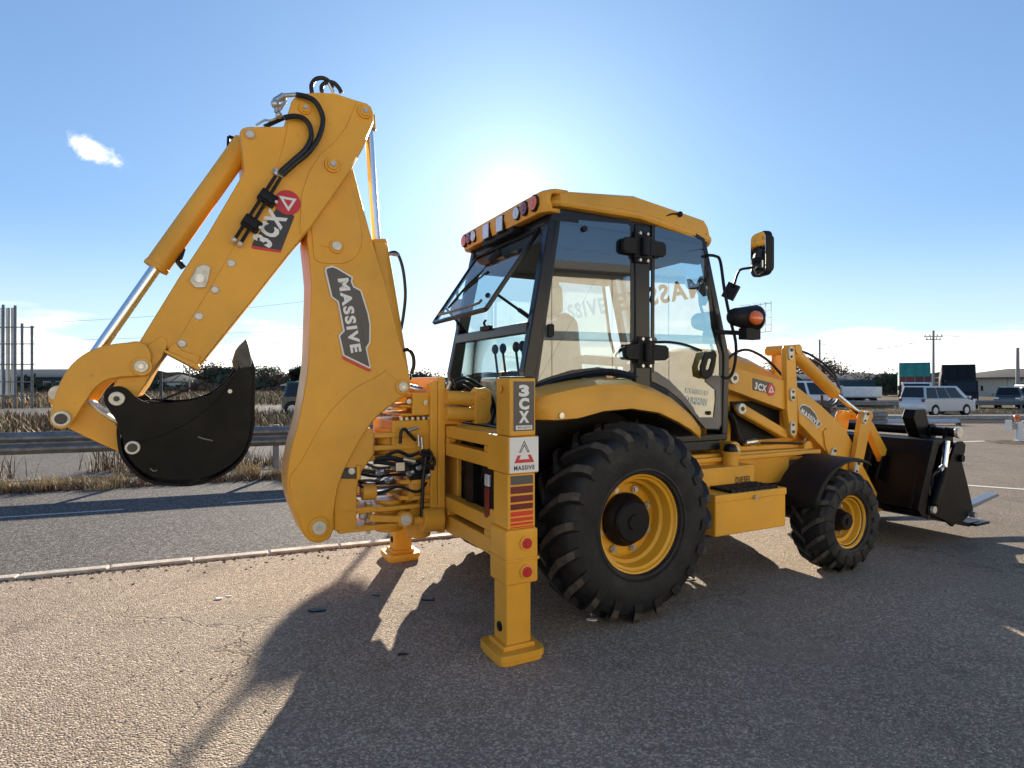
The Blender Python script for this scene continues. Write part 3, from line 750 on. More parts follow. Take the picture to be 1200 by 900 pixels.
for k in range(3): st.bar(c0, c0+(uu*math.cos(2*PI*k/3)+vv*math.sin(2*PI*k/3))*.19, .03, .012, ax)
st.cyl(c0, c0-ax*.3, .03, n=12); st.build("steering_wheel", DKM, M)
cn_ = MB().pry([(-.50,1.10),(-.22,1.10),(-.24,1.50),(-.34,1.60),(-.50,1.60)], -.38, .34).build("rear_console", INTR, M, .03)
for y in (-.24, -.14, .08, .22):
    MB().cyl((-.38, y, 1.58), (-.41, y, 1.80), .010, n=8).sphere((-.41, y, 1.83), .028, sz=1.5).build("control_lever", DKM, cn_)
MB().box(.15, .9, .44, .62, 1.10, 1.55).build("side_console", INTR, M, .03)
MB().box(.0, .45, -.60, -.40, 1.10, 1.42).build("side_console", INTR, M, .03)

# roof
def roof_ring(z, g, xr=-.455, dz=0.0):
    pts = [(xr-g, .0), (xr-g*.9, -.45), (xr+.03-g, -.66-g*.3), (xr+.08-g*.2, -.715-g*.6), (.30, -.715-g*.6), (1.06+g*.7, -.655-g*.5), (1.13+g, -.57), (1.17+g, 0)]
    pts = pts + [(x, -y) for x, y in pts[-2:0:-1]]
    out = []
    for x, y in pts:
        dzz = -.085*max(0, (x-.30))/.78
        dzz -= .085*max(0, .30-x)/.75*max(0, z-2.78)/.16
        out.append((x, y, z + dzz*(1.0 if z < 2.9 else .85) + dz))
    return out
rows = [roof_ring(2.748, -.06), roof_ring(2.752, -.005), roof_ring(2.768, .012), roof_ring(2.795, .010), roof_ring(2.803, -.004), roof_ring(2.872, -.022), roof_ring(2.912, -.055), roof_ring(2.935, -.13), roof_ring(2.945, -.36)]
rf = MB().loft(rows, closed=True, caps=True).build("cab_roof", YEL, M, 0, 24)
# rear visor with lamps
vis = MB()
vb = [(y, 2.695+.0*y) for y in (-.70, .70)]
ys = [-.715, -.69, -.64, -.40, -.20, .0, .20, .40, .64, .69, .715]
def vx(y): return -.50 + .06*max(0, (abs(y)-.62)/.095)**2
rows = [[(vx(y)+.06, y, 2.700) for y in ys], [(vx(y)-.002, y, 2.706) for y in ys], [(vx(y)-.022, y, 2.78) for y in ys], [(vx(y)-.012, y, 2.838) for y in ys], [(vx(y)+.03, y*.99, 2.862) for y in ys], [(-.30, y*.96, 2.872) for y in ys]]
vo = MB().loft(rows).build("roof_visor", YEL, rf, 0, 40, solid=.03)
def lamp(y, z, r, m, square=False, nm="work_lamp"):
    x = -.508
    if square:
        b = MB().box(x-.022, x+.04, y-r, y+r, z-r*1.1, z+r*1.1).build(nm, DKM, M, .008)
        MB().box(x-.030, x-.018, y-r*.9, y+r*.9, z-r, z+r).build("lens", m, b, .006)
    else:
        b = MB().cyl((x-.016, y, z), (x+.03, y, z), r*1.14, n=28).build(nm, DKM, M, .003)
        MB().cyl((x-.024, y, z), (x-.012, y, z), r, r*.97, n=28).build("lens", m, b, .004)
        MB().cyl((x-.028, y, z), (x-.020, y, z), r*.5, n=20).build("lens_ring", m, b, .003)
lamp(-.60, 2.778, .050, ORL, nm="turn_lamp"); lamp(-.47, 2.775, .045, REDL, nm="tail_lamp"); lamp(-.355, 2.77, .043, CLR, nm="reversing_lamp")
lamp(.40, 2.772, .043, CLR, nm="reversing_lamp"); lamp(.50, 2.775, .043, REDL, nm="tail_lamp"); lamp(.60, 2.775, .048, ORL, nm="turn_lamp")
lamp(-.10, 2.752, .055, CLR, True); lamp(.14, 2.752, .055, CLR, True)
MB().box(-.50, -.42, -.26, .28, 2.66, 2.74).build("lamp_recess", DKM, M, .01)
for s in (-1, 1):
    b = MB().box(1.10, 1.135, s*.50-.05, s*.50+.05, 2.68, 2.77).build("front_marker_lamp", ORL, M, .008)
MB().tube([(0.461,-0.68,2.793),(0.56,-0.68,2.806),(0.644,-0.68,2.839),(0.721,-0.68,2.846)], .006).sphere([(0.721,-0.68,2.846)][0], .022).build("antenna", DKM, M)

# mirror, its arm, head lamp pod
ma = MB().tube([(0.984,-0.7,2.556),(1.066,-0.7,2.557),(1.122,-0.7,2.522)] + [(1.061,-0.8,2.274),(1.125,-0.8,2.047),(1.181,-0.8,1.883)] + [(1.203,-0.78,1.751),(1.166,-0.78,1.63),(1.11,-0.78,1.597),(1.055,-0.78,1.609)], .012)
ma.build("mirror_arm", DKM, M)
MB().tube([(1.079,-0.8,2.243),(1.125,-0.8,2.279)] + [(1.096,-0.86,2.308),(1.132,-0.86,2.389)] + [(1.09,-0.93,2.413),(1.182,-0.93,2.434)] + [(1.179,-0.98,2.432)], .010).bar([(1.099,-0.79,2.212)][0], [(1.127,-0.84,2.32)][0], .05, .09).build("mirror_bracket", DKM, M, .006)
# mirror head: faces rearwards and a little outwards
mc = Vector([(1.211,-1.0,2.528)][0]); mz = R(6)
def mirror_pts(w, h, r):
    out = []
    for (cx, cz, a0_) in ((w-r, h-r, 0), (-w+r, h-r, 90), (-w+r, -h+r, 180), (w-r, -h+r, 270)):
        for k in range(5): a = R(a0_+k*22.5); out.append((cx+r*math.cos(a), cz+r*math.sin(a)))
    return out
mh = MB().prx(mirror_pts(.095, .165, .045), -.01, .045).prx(mirror_pts(.075, .14, .04), .04, .075).build("mirror_housing", DKM, M, .01, loc=mc, rot=(0, 0, R(-14)))
MB().prx(mirror_pts(.087, .157, .042), -.014, -.009).build("mirror_glass", MIR, mh)
lp = Vector([(1.207,-0.86,2.065)][0])
MB().bar([(1.108,-0.66,1.964)][0], (lp.x+.05, lp.y, lp.z-.12), .035, .035).box(lp.x-.02, lp.x+.14, lp.y-.04, lp.y+.04, lp.z-.17, lp.z-.08).build("lamp_bracket", DKM, M, .006)
hp = MB().cyl((lp.x-.09, lp.y, lp.z), (lp.x+.12, lp.y, lp.z), .070, .105, n=28).sphere((lp.x-.09, lp.y, lp.z), .070, 20, 12).build("head_lamp", DKM, M, .01)
MB().cyl((lp.x+.12, lp.y, lp.z), (lp.x+.13, lp.y, lp.z), .10, n=28).build("lens", CLR, hp)
MB().sphere((lp.x+.03, lp.y-.085, lp.z-.01), .055, 20, 12, 1.0, 1.25, .7).build("turn_lens", ORL, hp)
g = MB()
for k in range(5): g.bar((lp.x+.17, lp.y-.11+.05*k, lp.z-.11), (lp.x+.17, lp.y-.11+.05*k, lp.z+.12), .004, .004)
for k in range(5): g.bar((lp.x+.17, lp.y-.11, lp.z-.11+.055*k), (lp.x+.17, lp.y+.09, lp.z-.11+.055*k), .004, .004)
for yy in (-.11, .09): g.bar((lp.x+.17, lp.y+yy, lp.z+.12), (lp.x+.02, lp.y+yy*.6, lp.z+.10), .004, .004)
g.build("lamp_guard", STL, hp)

# ---------------------------------------------------------------- bonnet
rows = []
for x, zt, w in ((1.20, 1.84, .46), (1.35, 1.88, .46), (1.6, 1.87, .46), (1.9, 1.80, .45), (2.2, 1.69, .44), (2.5, 1.54, .43), (2.68, 1.40, .42), (2.74, 1.25, .41)):
    r_ = []
    for a in range(9):
        t = a/8*PI; c = math.cos(t); s_ = math.sin(t)
        r_.append((x, -w*math.copysign(abs(c)**.45, c), 1.25 + (zt-1.25)*(s_**.5) if zt > 1.25 else zt))
    rows.append([(x, -w, .95)] + r_ + [(x, w, .95)])
MB().loft(rows, caps=True).build("bonnet", YEL, M, 0, 40)
MB().box(1.50, 2.10, -.475, -.44, 1.06, 1.40).build("engine_opening", DKM, M)
MB().box(1.22, 2.70, -.52, .52, .86, 1.02).build("engine_deck", YEL, M, .02)

# ---------------------------------------------------------------- loader frame and arms
YA = -.60
for s in (1, -1):
    ya = s*YA; yo = lambda t: s*(YA+t)
    up_arm = [(1.296,1.571),(1.306,1.641),(1.365,1.684),(1.444,1.678),(2.057,1.572),(2.079,1.31),(1.99,1.326),(1.316,1.508)]
    o = MB().pry(up_arm, yo(0.0), yo(.11)).build("lift_arm_rear", YEL, M, .008)
    plate = [(2.003,1.848),(2.031,1.889),(2.075,1.894),(2.115,1.865),(2.143,1.527),(2.149,1.173),(2.143,1.106),(2.104,1.073),(2.053,1.102),(2.009,1.327)]
    MB().pry(plate, yo(-.025), yo(.035)).build("tower_plate", YEL, M, .008)
    plate2 = [(2.205,1.859),(2.24,1.907),(2.311,1.913),(2.347,1.878),(2.347,1.566),(2.205,1.574)]
    MB().pry(plate2, yo(.26), yo(.30)).build("tower_plate", YEL, M, .006)
    arm = [(2.147,1.535),(2.498,1.351),(2.82,1.15),(2.968,0.975),(3.107,0.772),(3.4,0.409),(3.463,0.328),(3.379,0.294),(3.269,0.338),(3.08,0.528),(2.845,0.732),(2.571,0.923),(2.187,1.201)]
    MB().pry(arm, yo(-.01), yo(.11)).build("lift_arm", YEL, M, .010)
    rib = [(2.503,1.114),(2.552,1.152),(2.675,1.077),(2.75,0.978),(2.775,0.874),(2.725,0.773),(2.576,0.908),(2.528,0.989)]
    MB().pry(rib, yo(-.024), yo(0)).build("arm_reinforcement", YEL, M, .006)
    lev = [(3.0,1.252),(3.04,1.287),(3.119,1.29),(3.16,1.24),(3.133,1.143),(3.0,0.752),(2.948,0.715),(2.884,0.744),(2.871,0.784)]
    MB().pry(lev, yo(-.07), yo(-.02)).build("tilt_lever", YEL, M, .006)
    MB().pry(lev, yo(.15), yo(.20)).build("tilt_lever", YEL, M, .006)
    lnk = [(3.192,1.161),(3.288,1.175),(3.626,0.771),(3.583,0.731),(3.469,0.763)]
    MB().pry(lnk, yo(.0), yo(.07)).build("tilt_link", YEL, M, .008)
    for yy in (-.03, .08): MB().pry([(3.28, .62), (3.56, .60), (3.58, .86), (3.40, .84)], yo(yy), yo(yy+.018)).build("bucket_lug", BUCKET, M, .004)
    rp0 = [(2.158,1.856)][0]; rp1 = [(2.783,1.461)][0]; rp2 = [(3.203,1.242)][0]
    ct = lambda p: (p[0], yo(.06), p[1])
    b = MB().cyl(ct(rp0), ct(rp1), .058, n=24).build("tilt_ram", YEL, M, .006)
    MB().cyl(ct(rp1), ct(rp2), .024, n=18).build("ram_rod", CHR, b)
    MB().cyl((rp2[0], yo(-.02), rp2[1]), (rp2[0], yo(.18), rp2[1]), .05, n=18).build("ram_eye", YEL, b, .004)
    lr = [(1.467,1.336),(1.477,1.379),(1.527,1.378),(2.049,1.151),(2.061,1.068),(1.994,1.079),(1.507,1.285)]
    b = MB().pry(lr, yo(.0), yo(.09)).build("lift_ram", YEL, M, .02)
    MB().cyl((rp0[0]-.0, yo(-.03), rp0[1]), (rp0[0], yo(.30), rp0[1]), .045, n=20).build("tower_pin", YEL, M, .004)
    # black mudguard strip over the front wheel
    rows = []
    for y in (-1.09, -1.07, -.70, -.68):
        r_ = []
        for k in range(11):
            a = R(64 + 10.0*k); rr_ = .52 if y not in (-1.09, -.68) else .50
            r_.append((2.22+.02+rr_*math.cos(a), s*y, .41+rr_*math.sin(a)+.01))
        rows.append(r_)
    MB().loft(rows).build("front_mudguard", DKM, M, 0, 40, solid=.008)
    MB().bar((2.2, s*-.70, .93), (2.2, s*-.42, .90), .06, .02).build("mudguard_bracket", DKM, M)
    if s > 0:
        def wpin(xz, r, y=YA):
            x, z = xz
            p = MB().ycyl(x, z, y, y-.03, r, 22).build("pin_cap", PINM, M, .004)
            MB().ycyl(x, z, y-.03, y-.036, r*.4, 8).build("grease_bolt", DBLK, p)
        def flag(ab, y, w=.034):
            (x0, z0), (x1, z1) = ab; m = MB(); n = []
            d_ = Vector((x1-x0, z1-z0)).normalized(); nn_ = Vector((-d_.y, d_.x))
            for k in range(9): a = PI*k/8; v_ = nn_*math.cos(a)*w - d_*math.sin(a)*w; n.append((x0+v_.x, z0+v_.y))
            for k in range(9): a = PI*k/8; v_ = -nn_*math.cos(a)*w + d_*math.sin(a)*w; n.append((x1+v_.x, z1+v_.y))
            f_ = m.pry(n, y, y-.016).build("pin_retainer", PINM, M, .003)
            MB().ycyl(x0, z0, y-.015, y-.026, w*.45, 12).ycyl(x1, z1, y-.015, y-.022, w*.4, 8).build("retainer_bolt", DBLK, f_)
        wpin([(1.365,1.599)][0], .048); wpin([(1.454,1.344)][0], .046, YA+.0)
        flag([(2.043,1.847),(2.043,1.788)], YA-.025, .030); flag([(2.065,1.431),(2.065,1.483)], YA-.025, .030); flag([(2.065,1.133),(2.065,1.193)], YA-.025, .030)
        flag([(3.06,1.267),(3.021,1.204)], YA-.07, .030); flag([(2.917,0.808),(2.891,0.738)], YA-.07, .030)
        x, z = [(1.308,1.01)][0]
        MB().ycyl(x, z, -.55, -.68, .075, 28).build("body_boss", YEL, M, .006); wpin([(1.286,1.013)][0], .045, -.68)
        flag([(2.64,0.937),(2.59,0.861)], YA-.024, .030)
        # arm badges
        bd = [(1.606,1.6),(1.849,1.557),(1.849,1.462),(1.606,1.5)]
        bo = MB().pry(bd, YA-.0045, YA+.01).build("badge", DGRY, M)
        b0, b1 = [(1.622,1.507),(1.763,1.477)]; text_y(MB(), "3CX", b0, b1, .062, YA-.0065, bold=.05).build("lettering", WHT, bo)
        x, z = [(1.827,1.499)][0]
        MB().ycyl(x, z, YA-.0045, YA-.0075, .052, 24).build("badge_disc", DRED, bo)
        MB().ringpry([(x-.034, z-.022), (x+.034, z-.022), (x, z+.038)], [(x-.017, z-.012), (x+.017, z-.012), (x, z+.018)], YA-.0095, YA-.007).build("badge_triangle", WHT, bo)
        bd = [(2.179,1.338),(2.213,1.368),(2.26,1.367),(2.329,1.343),(2.4,1.288),(2.436,1.233),(2.496,1.184),(2.424,1.152),(2.341,1.22),(2.26,1.268),(2.202,1.285)]
        bo = MB().pry(bd, YA-.0145, YA-.005).build("badge", WHT, M)
        MB().pry(inset(bd, .008), YA-.0165, YA-.013).build("badge_face", DGRY, bo)
        b0, b1 = [(2.191,1.296),(2.424,1.167)]; text_y(MB(), "MASSIVE", b0, b1, .048, YA-.0185, bold=.05).build("lettering", WHT, bo)
# cross tube between arms, loader hoses
MB().cyl((2.35, -.58, .98), (2.35, .58, .98), .055, n=20).build("arm_cross_tube", YEL, M)
for pts, r_ in (([(1.441,-0.42,1.682),(1.564,-0.42,1.802),(1.753,-0.42,1.851),(1.994,-0.42,1.773),(2.186,-0.42,1.644),(2.256,-0.42,1.581)], .012),
                ([(1.353,-0.52,1.286),(1.433,-0.52,1.306),(1.494,-0.52,1.225),(1.534,-0.52,1.1),(1.606,-0.52,1.053),(1.7,-0.52,1.035)], .017),
                ([(1.397,-0.48,1.261),(1.467,-0.48,1.274),(1.508,-0.48,1.186),(1.538,-0.48,1.082),(1.621,-0.48,1.027)], .017),
                ([(2.412,-0.4,1.854),(2.534,-0.4,1.808),(2.783,-0.4,1.731),(3.017,-0.4,1.575),(3.07,-0.4,1.449),(2.99,-0.4,1.349),(2.822,-0.4,1.335),(2.796,-0.4,1.443)], .013),
                ([(2.557,-0.3,1.878),(2.771,-0.3,1.834),(3.085,-0.3,1.687),(3.193,-0.3,1.533),(3.058,-0.3,1.379),(2.952,-0.3,1.381)], .012),
                ([(1.771,-0.55,1.041),(2.021,-0.55,1.03),(2.306,-0.55,1.009)], .009), ([(0.98,-0.55,1.098),(1.11,-0.55,1.078),(1.224,-0.55,1.094),(1.253,-0.55,1.142)], .012),
                ([(0.912,-0.6,1.119),(1.022,-0.6,1.059),(1.134,-0.6,1.068),(1.162,-0.6,1.143)], .012), ([(0.823,-0.6,1.089),(0.985,-0.6,1.041),(1.115,-0.6,1.055),(1.134,-0.6,1.137)], .010)):
    MB().tube(pts, r_).build("hydraulic_hose", HOSE, M)
for (a, b), r_ in (([(1.595,-0.53,1.048),(1.731,-0.53,1.056)], .024), ([(1.703,-0.5,1.055),(1.703,-0.5,1.003)], .016), ([(2.345,-0.53,1.013),(2.38,-0.53,1.058)], .016), ([(0.93,-0.6,1.071),(0.985,-0.6,1.068)], .022)):
    MB().cyl(a, b, r_, n=10).build("hose_fitting", STL, M)

# ---------------------------------------------------------------- loader bucket (four-in-one) with forks
BW = 1.0
lb = MB()
back = [(3.30, .40), (3.36, .335), (3.42, .33), (3.62, .98), (3.80, 1.00), (3.80, 1.03), (3.56, 1.02)]
lb.pry(back, -BW, BW)
bk = lb.build("loader_bucket", BUCKET, M, .006)
side_f = [(3.936,0.96),(4.004,0.987),(4.073,0.992),(4.128,0.956),(4.112,0.882),(4.059,0.793),(4.184,0.517),(4.27,0.298),(4.096,0.211),(3.958,0.209),(3.897,0.175),(3.762,0.25),(3.468,0.345),(3.474,0.416),(3.698,0.526),(3.777,0.708)]
for s in (-1, 1):
    MB().pry(side_f, s*BW, s*(BW-.03)).build("bucket_side", BUCKET, bk, .005)
    sb = [(3.28, .40), (3.46, .34), (3.75, .95), (3.78, 1.02), (3.58, 1.02)]
    MB().pry(sb, s*(BW-.05), s*(BW-.08)).build("bucket_side", BUCKET, bk, .005)
    for yy in (.22, .36):
        MB().pry([(3.20, .36), (3.26, .30), (3.42, .32), (3.58, .95), (3.50, .98), (3.30, .75), (3.22, .55)], s*yy-.012, s*yy+.012).build("bucket_lug", BUCKET, bk, .004)
MB().pry([(3.30, .38), (3.44, .31), (4.25, .13), (4.45, .14), (4.45, .165), (4.25, .17), (3.5, .36)], -BW+.03, BW-.03).build("clam_floor", BUCKET, bk, .004)
MB().box(4.30, 4.56, -BW-.01, BW+.01, .135, .16).build("cutting_edge", BUCKET, bk, .004)
MB().pry([(3.98,.94),(4.05,.98),(4.22,.30),(4.15,.28)], -BW+.03, BW-.03).build("clam_back", BUCKET, bk, .004)
for s in (-1, 1):
    c0_, c1_, c2_ = [(3.791,-0.96,1.009),(3.739,-0.96,0.759),(3.551,-0.96,0.425)]
    f_ = lambda p: (p[0], s*-.98-.03*0, p[2])
    c0_, c1_, c2_ = [(p[0]-.03, s*1.015, p[2]) for p in (c0_, c1_, c2_)]
    cy = MB().cyl(c1_, c2_, .042, n=20).build("clam_ram", BUCKET, bk, .004)
    MB().cyl(c0_, c1_, .027, n=16).build("ram_rod", CHR, cy)
    MB().cyl((c1_[0]-.08, c1_[1], c1_[2]-.02), (c1_[0], c1_[1], c1_[2]+.02), .022, n=10).build("hose_fitting", STL, cy)
    MB().tube([(c1_[0]-.08, c1_[1], c1_[2]-.02), (c1_[0]-.14, c1_[1]-.03*s, c1_[2]-.08), (c1_[0]-.12, c1_[1]-.05*s, c1_[2]-.3), (c1_[0]-.18, c1_[1]-.05*s, c1_[2]-.48)], .014).build("hydraulic_hose", HOSE, cy)
    if s < 0:
        pass
# fork carrier tube, fork heels and tines
fx, fz = [(3.958,1.08)][0]
fc = MB().cyl((fx, -1.0, fz), (fx, 1.0, fz), .045, n=24).build("fork_tube", BUCKET, bk, .003)
MB().cyl((fx, -1.0, fz), (fx, -1.035, fz), .055, n=20).build("tube_end_cap", PINM, fc, .006)
for y in (-.93, .93): MB().pry([(fx-.12, .95), (fx+.06, .95), (fx+.05, fz+.04), (fx-.05, fz+.05)], y-.015, y+.015).build("tube_bracket", BUCKET, fc, .004)
for y in (-.72, .30):
    f_ = MB().pry([(fx-.20, 1.02), (fx+.02, .93), (fx+.08, fz-.02), (fx-.03, fz+.05), (fx-.10, 1.30), (fx-.27, 1.30), (fx-.31, 1.22)], y-.055, y+.055)
    f_.cyl((fx, y-.075, fz), (fx, y+.075, fz), .075, n=20)
    f_.build("fork_heel", BUCKET, bk, .006)
for y in (-.60, .45):
    MB().pry([(4.48, .155), (4.48, .125)] + [(5.105,0.194),(5.589,0.271),(5.55,0.299),(5.105,0.237)], y-.055, y+.055).build("fork_tine", mat("fork_steel", (.20, .23, .27), .4, metal=.5), bk, .003)
for px in ((1088,0),):
    pass
for (ax_, az_) in ([(3.53,0.379)][0], [(4.019,0.829)][0]):
    MB().ycyl(ax_, az_, -1.0, -1.03, .035, 14).build("bucket_pin", PINM if az_ < .6 else BUCKET, bk, .004)
MB().ycyl(*[(4.205,0.268)][0], -1.0, -1.05, .03, 12).build("wear_bolt", STL, bk)
for (px, pz) in ([(3.512,0.786)][0], (3.30, .42)):
    MB().cyl((px-.0, -.58, pz), (px, -.605, pz), .038, n=16).build("pin_cap", PINM, bk, .004)

# ---------------------------------------------------------------- rear frame and stabilisers
rfm = []
for (z0, z1, sl0, sl1) in ((1.045, 1.255, 1.135, 1.175), (.525, .755, .625, .665)):
    b = MB()
    b.box(-.985, -.90, -.92, .92, z0, sl0); b.box(-.985, -.90, -.92, .92, sl1, z1)
    for yy in (-.92, -.20, .42, .80): b.box(-.985, -.92, yy, yy+.12, sl0, sl1)
    b.build("frame_rail", YEL, M, .006)
MB().box(-.898, -.80, -.90, .90, 1.22, 1.258).build("frame_flange", YEL, M, .005)
MB().box(-.898, -.80, -.9, .9, .50, .54).build("frame_flange", YEL, M, .005)
MB().box(-.86, -.84, -.9, .9, .56, 1.20).build("frame_back_plate", BLK, M, .004)
MB().box(-.80, -.50, -.55, .55, .56, .66).build("frame_web", YEL, M, .01)
cv = MB()
for k in range(7):
    y = -.82 + .11*k
    cv.tube([(-.80, y, 1.18), (-.86, y+.05, .98), (-.84, y+.18, .86), (-.80, y+.30, 1.0), (-.74, y+.3, 1.15)], .017)
cv.build("hydraulic_hose", HOSE, M)
cvb = MB().box(-.82, -.55, -.58, .55, .70, 1.16)
cvb.build("valve_block", DKM, M, .02)
for s in (1, -1):
    g = lambda y: s*y
    X0, X1 = -1.005, -.845
    Y0, Y1 = g(-1.165), g(-.985)
    lo, hi = min(Y0, Y1), max(Y0, Y1)
    up = MB().box(X0+.01, X1+.02, lo+.004, hi-.004, 1.255, 1.585).build("stabiliser_housing", YEL, M, .010)
    MB().box(X0+.022, X1+.008, lo+.014, hi-.014, 1.585, 1.592).build("housing_cap", BLK, up, .003)
    MB().box(X0-.005, X1+.030, min(g(-1.175), g(-.90)), max(g(-1.175), g(-.90)), 1.045, 1.255).build("housing_collar", YEL, up, .008)
    MB().box(X0-.005, X1+.012, lo-.004, hi+.0, .735, 1.045).build("housing_lower", YEL, up, .008)
    MB().box(X0-.022, X1+.025, lo-.016, hi+.016, .425, .735).build("leg_guide", YEL, up, .014)
    MB().box(X0-.028, X1+.031, lo-.022, hi+.022, .555, .572).build("guide_band", YEL, up, .004)
    MB().pry([(-.985, .56), (-.90, .56), (-.90, .80), (-.985, .80)], g(-.98), g(-.88)).build("frame_bracket", YEL, up, .006)
    leg = MB().box(X0-.006, X1-.010, lo+.008, hi-.012, .085, .50).build("stabiliser_leg", YEL, M, .008)
    MB().cyl((X0-.004, (lo+hi)/2, .17), (X0-.014, (lo+hi)/2, .17), .028, n=14).cyl((X0-.012, (lo+hi)/2, .17), (X0-.018, (lo+hi)/2, .17), .014, n=10).build("leg_plug", DKM, leg)
    cx, cy = (X0+X1)/2-.012, (lo+hi)/2
    def oct_(wx, wy, c): return [(cx-wx+c, cy-wy), (cx+wx-c, cy-wy), (cx+wx-c*.3, cy-wy+c*.3), (cx+wx, cy-wy+c), (cx+wx, cy+wy-c), (cx+wx-c*.3, cy+wy-c*.3), (cx+wx-c, cy+wy), (cx-wx+c, cy+wy), (cx-wx+c*.3, cy+wy-c*.3), (cx-wx, cy+wy-c), (cx-wx, cy-wy+c), (cx-wx+c*.3, cy-wy+c*.3)]
    ft = MB().prz(oct_(.150, .155, .055), .022, .062).build("stabiliser_foot", YEL, M, .006)
    MB().prz(oct_(.140, .145, .05), .0, .024).build("foot_pad", YEL, ft, .004)
    MB().box(cx-.10, cx+.10, cy-.10, cy+.10, .06, .088).build("foot_socket", YEL, ft, .008)
    # housing decals on the outward face
    if s > 0:
        yf = lo+.004-.0015
        dg = MB().pry([(X0+.035, 1.285), (X1+.008, 1.285), (X1+.008, 1.565), (X0+.035, 1.565)], yf, yf+.002).build("badge", DGRY, up, 0)
        xm = (X0+.035 + X1+.008)/2
        for i, chh in enumerate("3CX"):
            w = .066; text_y(MB(), chh, (xm-w/2, 1.478-.074*i), (xm+w/2, 1.478-.074*i), .068, yf-.0015, bold=.06).build("lettering", WHT, dg)
        MB().pry([(xm-.052, 1.292), (xm+.052, 1.292), (xm+.052, 1.316), (xm-.052, 1.316)], yf-.002, yf).build("badge_strip", WHT, dg)
        text_y(MB(), "4X4 AUTO", (xm-.044, 1.297), (xm+.044, 1.297), .014, yf-.0035, bold=.02).build("lettering", DGRY, dg)
        yf = -1.175-.0015
        dw = MB().pry([(X0+.004, 1.052), (X1+.028, 1.052), (X1+.028, 1.250), (X0+.004, 1.250)], yf, yf+.002).build("logo_plate", WHT, up)
        xm = (X0+X1+.032)/2
        def tri(k, zb): return None
        m = MB()
        A = [(xm-.034, 1.165), (xm, 1.232), (xm+.034, 1.165), (xm+.020, 1.165), (xm, 1.203), (xm-.020, 1.165)]
        B = inset(A, .004)
        MB().ringpry(A, B, yf-.0015, yf).build("logo_arrow", DBLK, dw)
        MB().pry([(xm-.064, 1.107), (xm-.042, 1.150), (xm-.022, 1.150), (xm-.034, 1.126), (xm+.034, 1.126), (xm+.022, 1.150), (xm+.042, 1.150), (xm+.064, 1.107)], yf-.0015, yf).build("logo_base", DRED, dw)
        text_y(MB(), "MASSIVE", (xm-.066, 1.066), (xm+.066, 1.066), .026, yf-.0015, bold=.03).build("lettering", DBLK, dw)
        yf = lo-.004-.0015
        zs = [(.985, 1.035, DGRY), (.935, .975, REDD), (.888, .923, REDD), (.845, .877, REDD), (.808, .834, REDB), (.779, .799, REDB), (.757, .771, REDB), (.743, .750, REDB)]
        for z0, z1, mm in zs: MB().pry([(X0+.012, z0), (X1-.004, z0), (X1-.004, z1), (X0+.012, z1)], yf, yf+.002).build("reflective_strip", mm, up)
        yf = lo-.016
        for z in (.655, .495):
            rb = MB().ycyl(X0+.105, z, yf+.002, yf-.012, .042, 28).build("reflector_bezel", YEL, up, .004)
            MB().ycyl(X0+.105, z, yf-.010, yf-.020, .030, 24).build("reflector", DRED, rb, .004)
            MB().ycyl(X0+.105, z, yf-.018, yf-.026, .014, 16).build("reflector_stud", DRED, rb, .003)
        MB().cyl((X0-.001, -1.07, 1.52), (X0-.012, -1.07, 1.52), .022, n=16).build("housing_plug", YEL, up, .003)
    # tail lamp stood between the rails
    b = MB().box(-.97, -.90, min(g(-.88), g(-.78)), max(g(-.88), g(-.78)), .70, 1.03).build("tail_lamp", DKM, M, .01)
    MB().box(-.985, -.965, min(g(-.865), g(-.80)), max(g(-.865), g(-.80)), .73, .92).build("lens", REDD, b, .008)
    MB().box(-.984, -.965, min(g(-.865), g(-.80)), max(g(-.865), g(-.80)), .925, 1.0).build("lens", CLR, b, .008)

# ---------------------------------------------------------------- side-shift carriage and swing post
MB().box(-1.045, -.99, -.17, .44, .50, 1.60).box(-1.10, -1.045, -.165, -.13, .52, 1.57).box(-1.10, -1.045, .40, .435, .52, 1.57).build("carriage_plate", YEL, M, .010)
MB().box(-.90, -.865, -.17, .44, .45, 1.30).box(-1.0, -.86, -.17, .44, 1.262, 1.30).build("carriage_clamp", YEL, M, .008)
cg = MB()
for z in (1.47, 1.395, 1.335): cg.box(-1.30, -1.04, -.10, .38, z-.012, z+.012)
cg.box(-1.22, -1.045, -.13, -.10, 1.33, 1.49).box(-1.36, -1.05, -.12, .40, 1.02, 1.30)
cg.build("carriage_casting", YEL, M, .010)
for k in range(7): MB().cyl((-1.06-.04*k, -.118, 1.31), (-1.06-.04*k, -.135, 1.31), .012, n=8).build("carriage_bolt", STL, M)
for x, z in ((-1.13, 1.42), (-1.25, 1.43)): MB().cyl((x, -.13, z), (x, -.15, z), .018, n=10).build("carriage_bolt", STL, M)
sp_ = MB()
sp_.cyl((-1.34, .03, 1.02), (-1.34, .03, 1.24), .10, n=24).cyl((-1.34, .03, .52), (-1.34, .03, .74), .10, n=24)
sp_.cyl((-1.12, .03, .45), (-1.12, .03, 1.30), .085, n=22)
for z in (1.20, 1.115, 1.045): sp_.prz([(-1.66, -.10), (-1.30, -.13), (-1.05, -.12), (-1.05, .20), (-1.30, .20), (-1.66, .16)], z-.018, z+.018)
for z in (.70, .585): sp_.prz([(-1.70, -.11), (-1.40, -.14), (-1.05, -.13), (-1.05, .20), (-1.40, .20), (-1.70, .16)], z-.016, z+.016)
sp_.build("swing_post_bearing", YEL, M, .008)
pl_a = [(-1.751,0.59),(-1.751,0.936),(-1.702,1.016),(-1.646,1.154),(-1.522,1.263),(-1.487,1.233),(-1.487,1.072),(-1.568,0.968),(-1.59,0.918),(-1.602,0.84),(-1.602,0.578)]
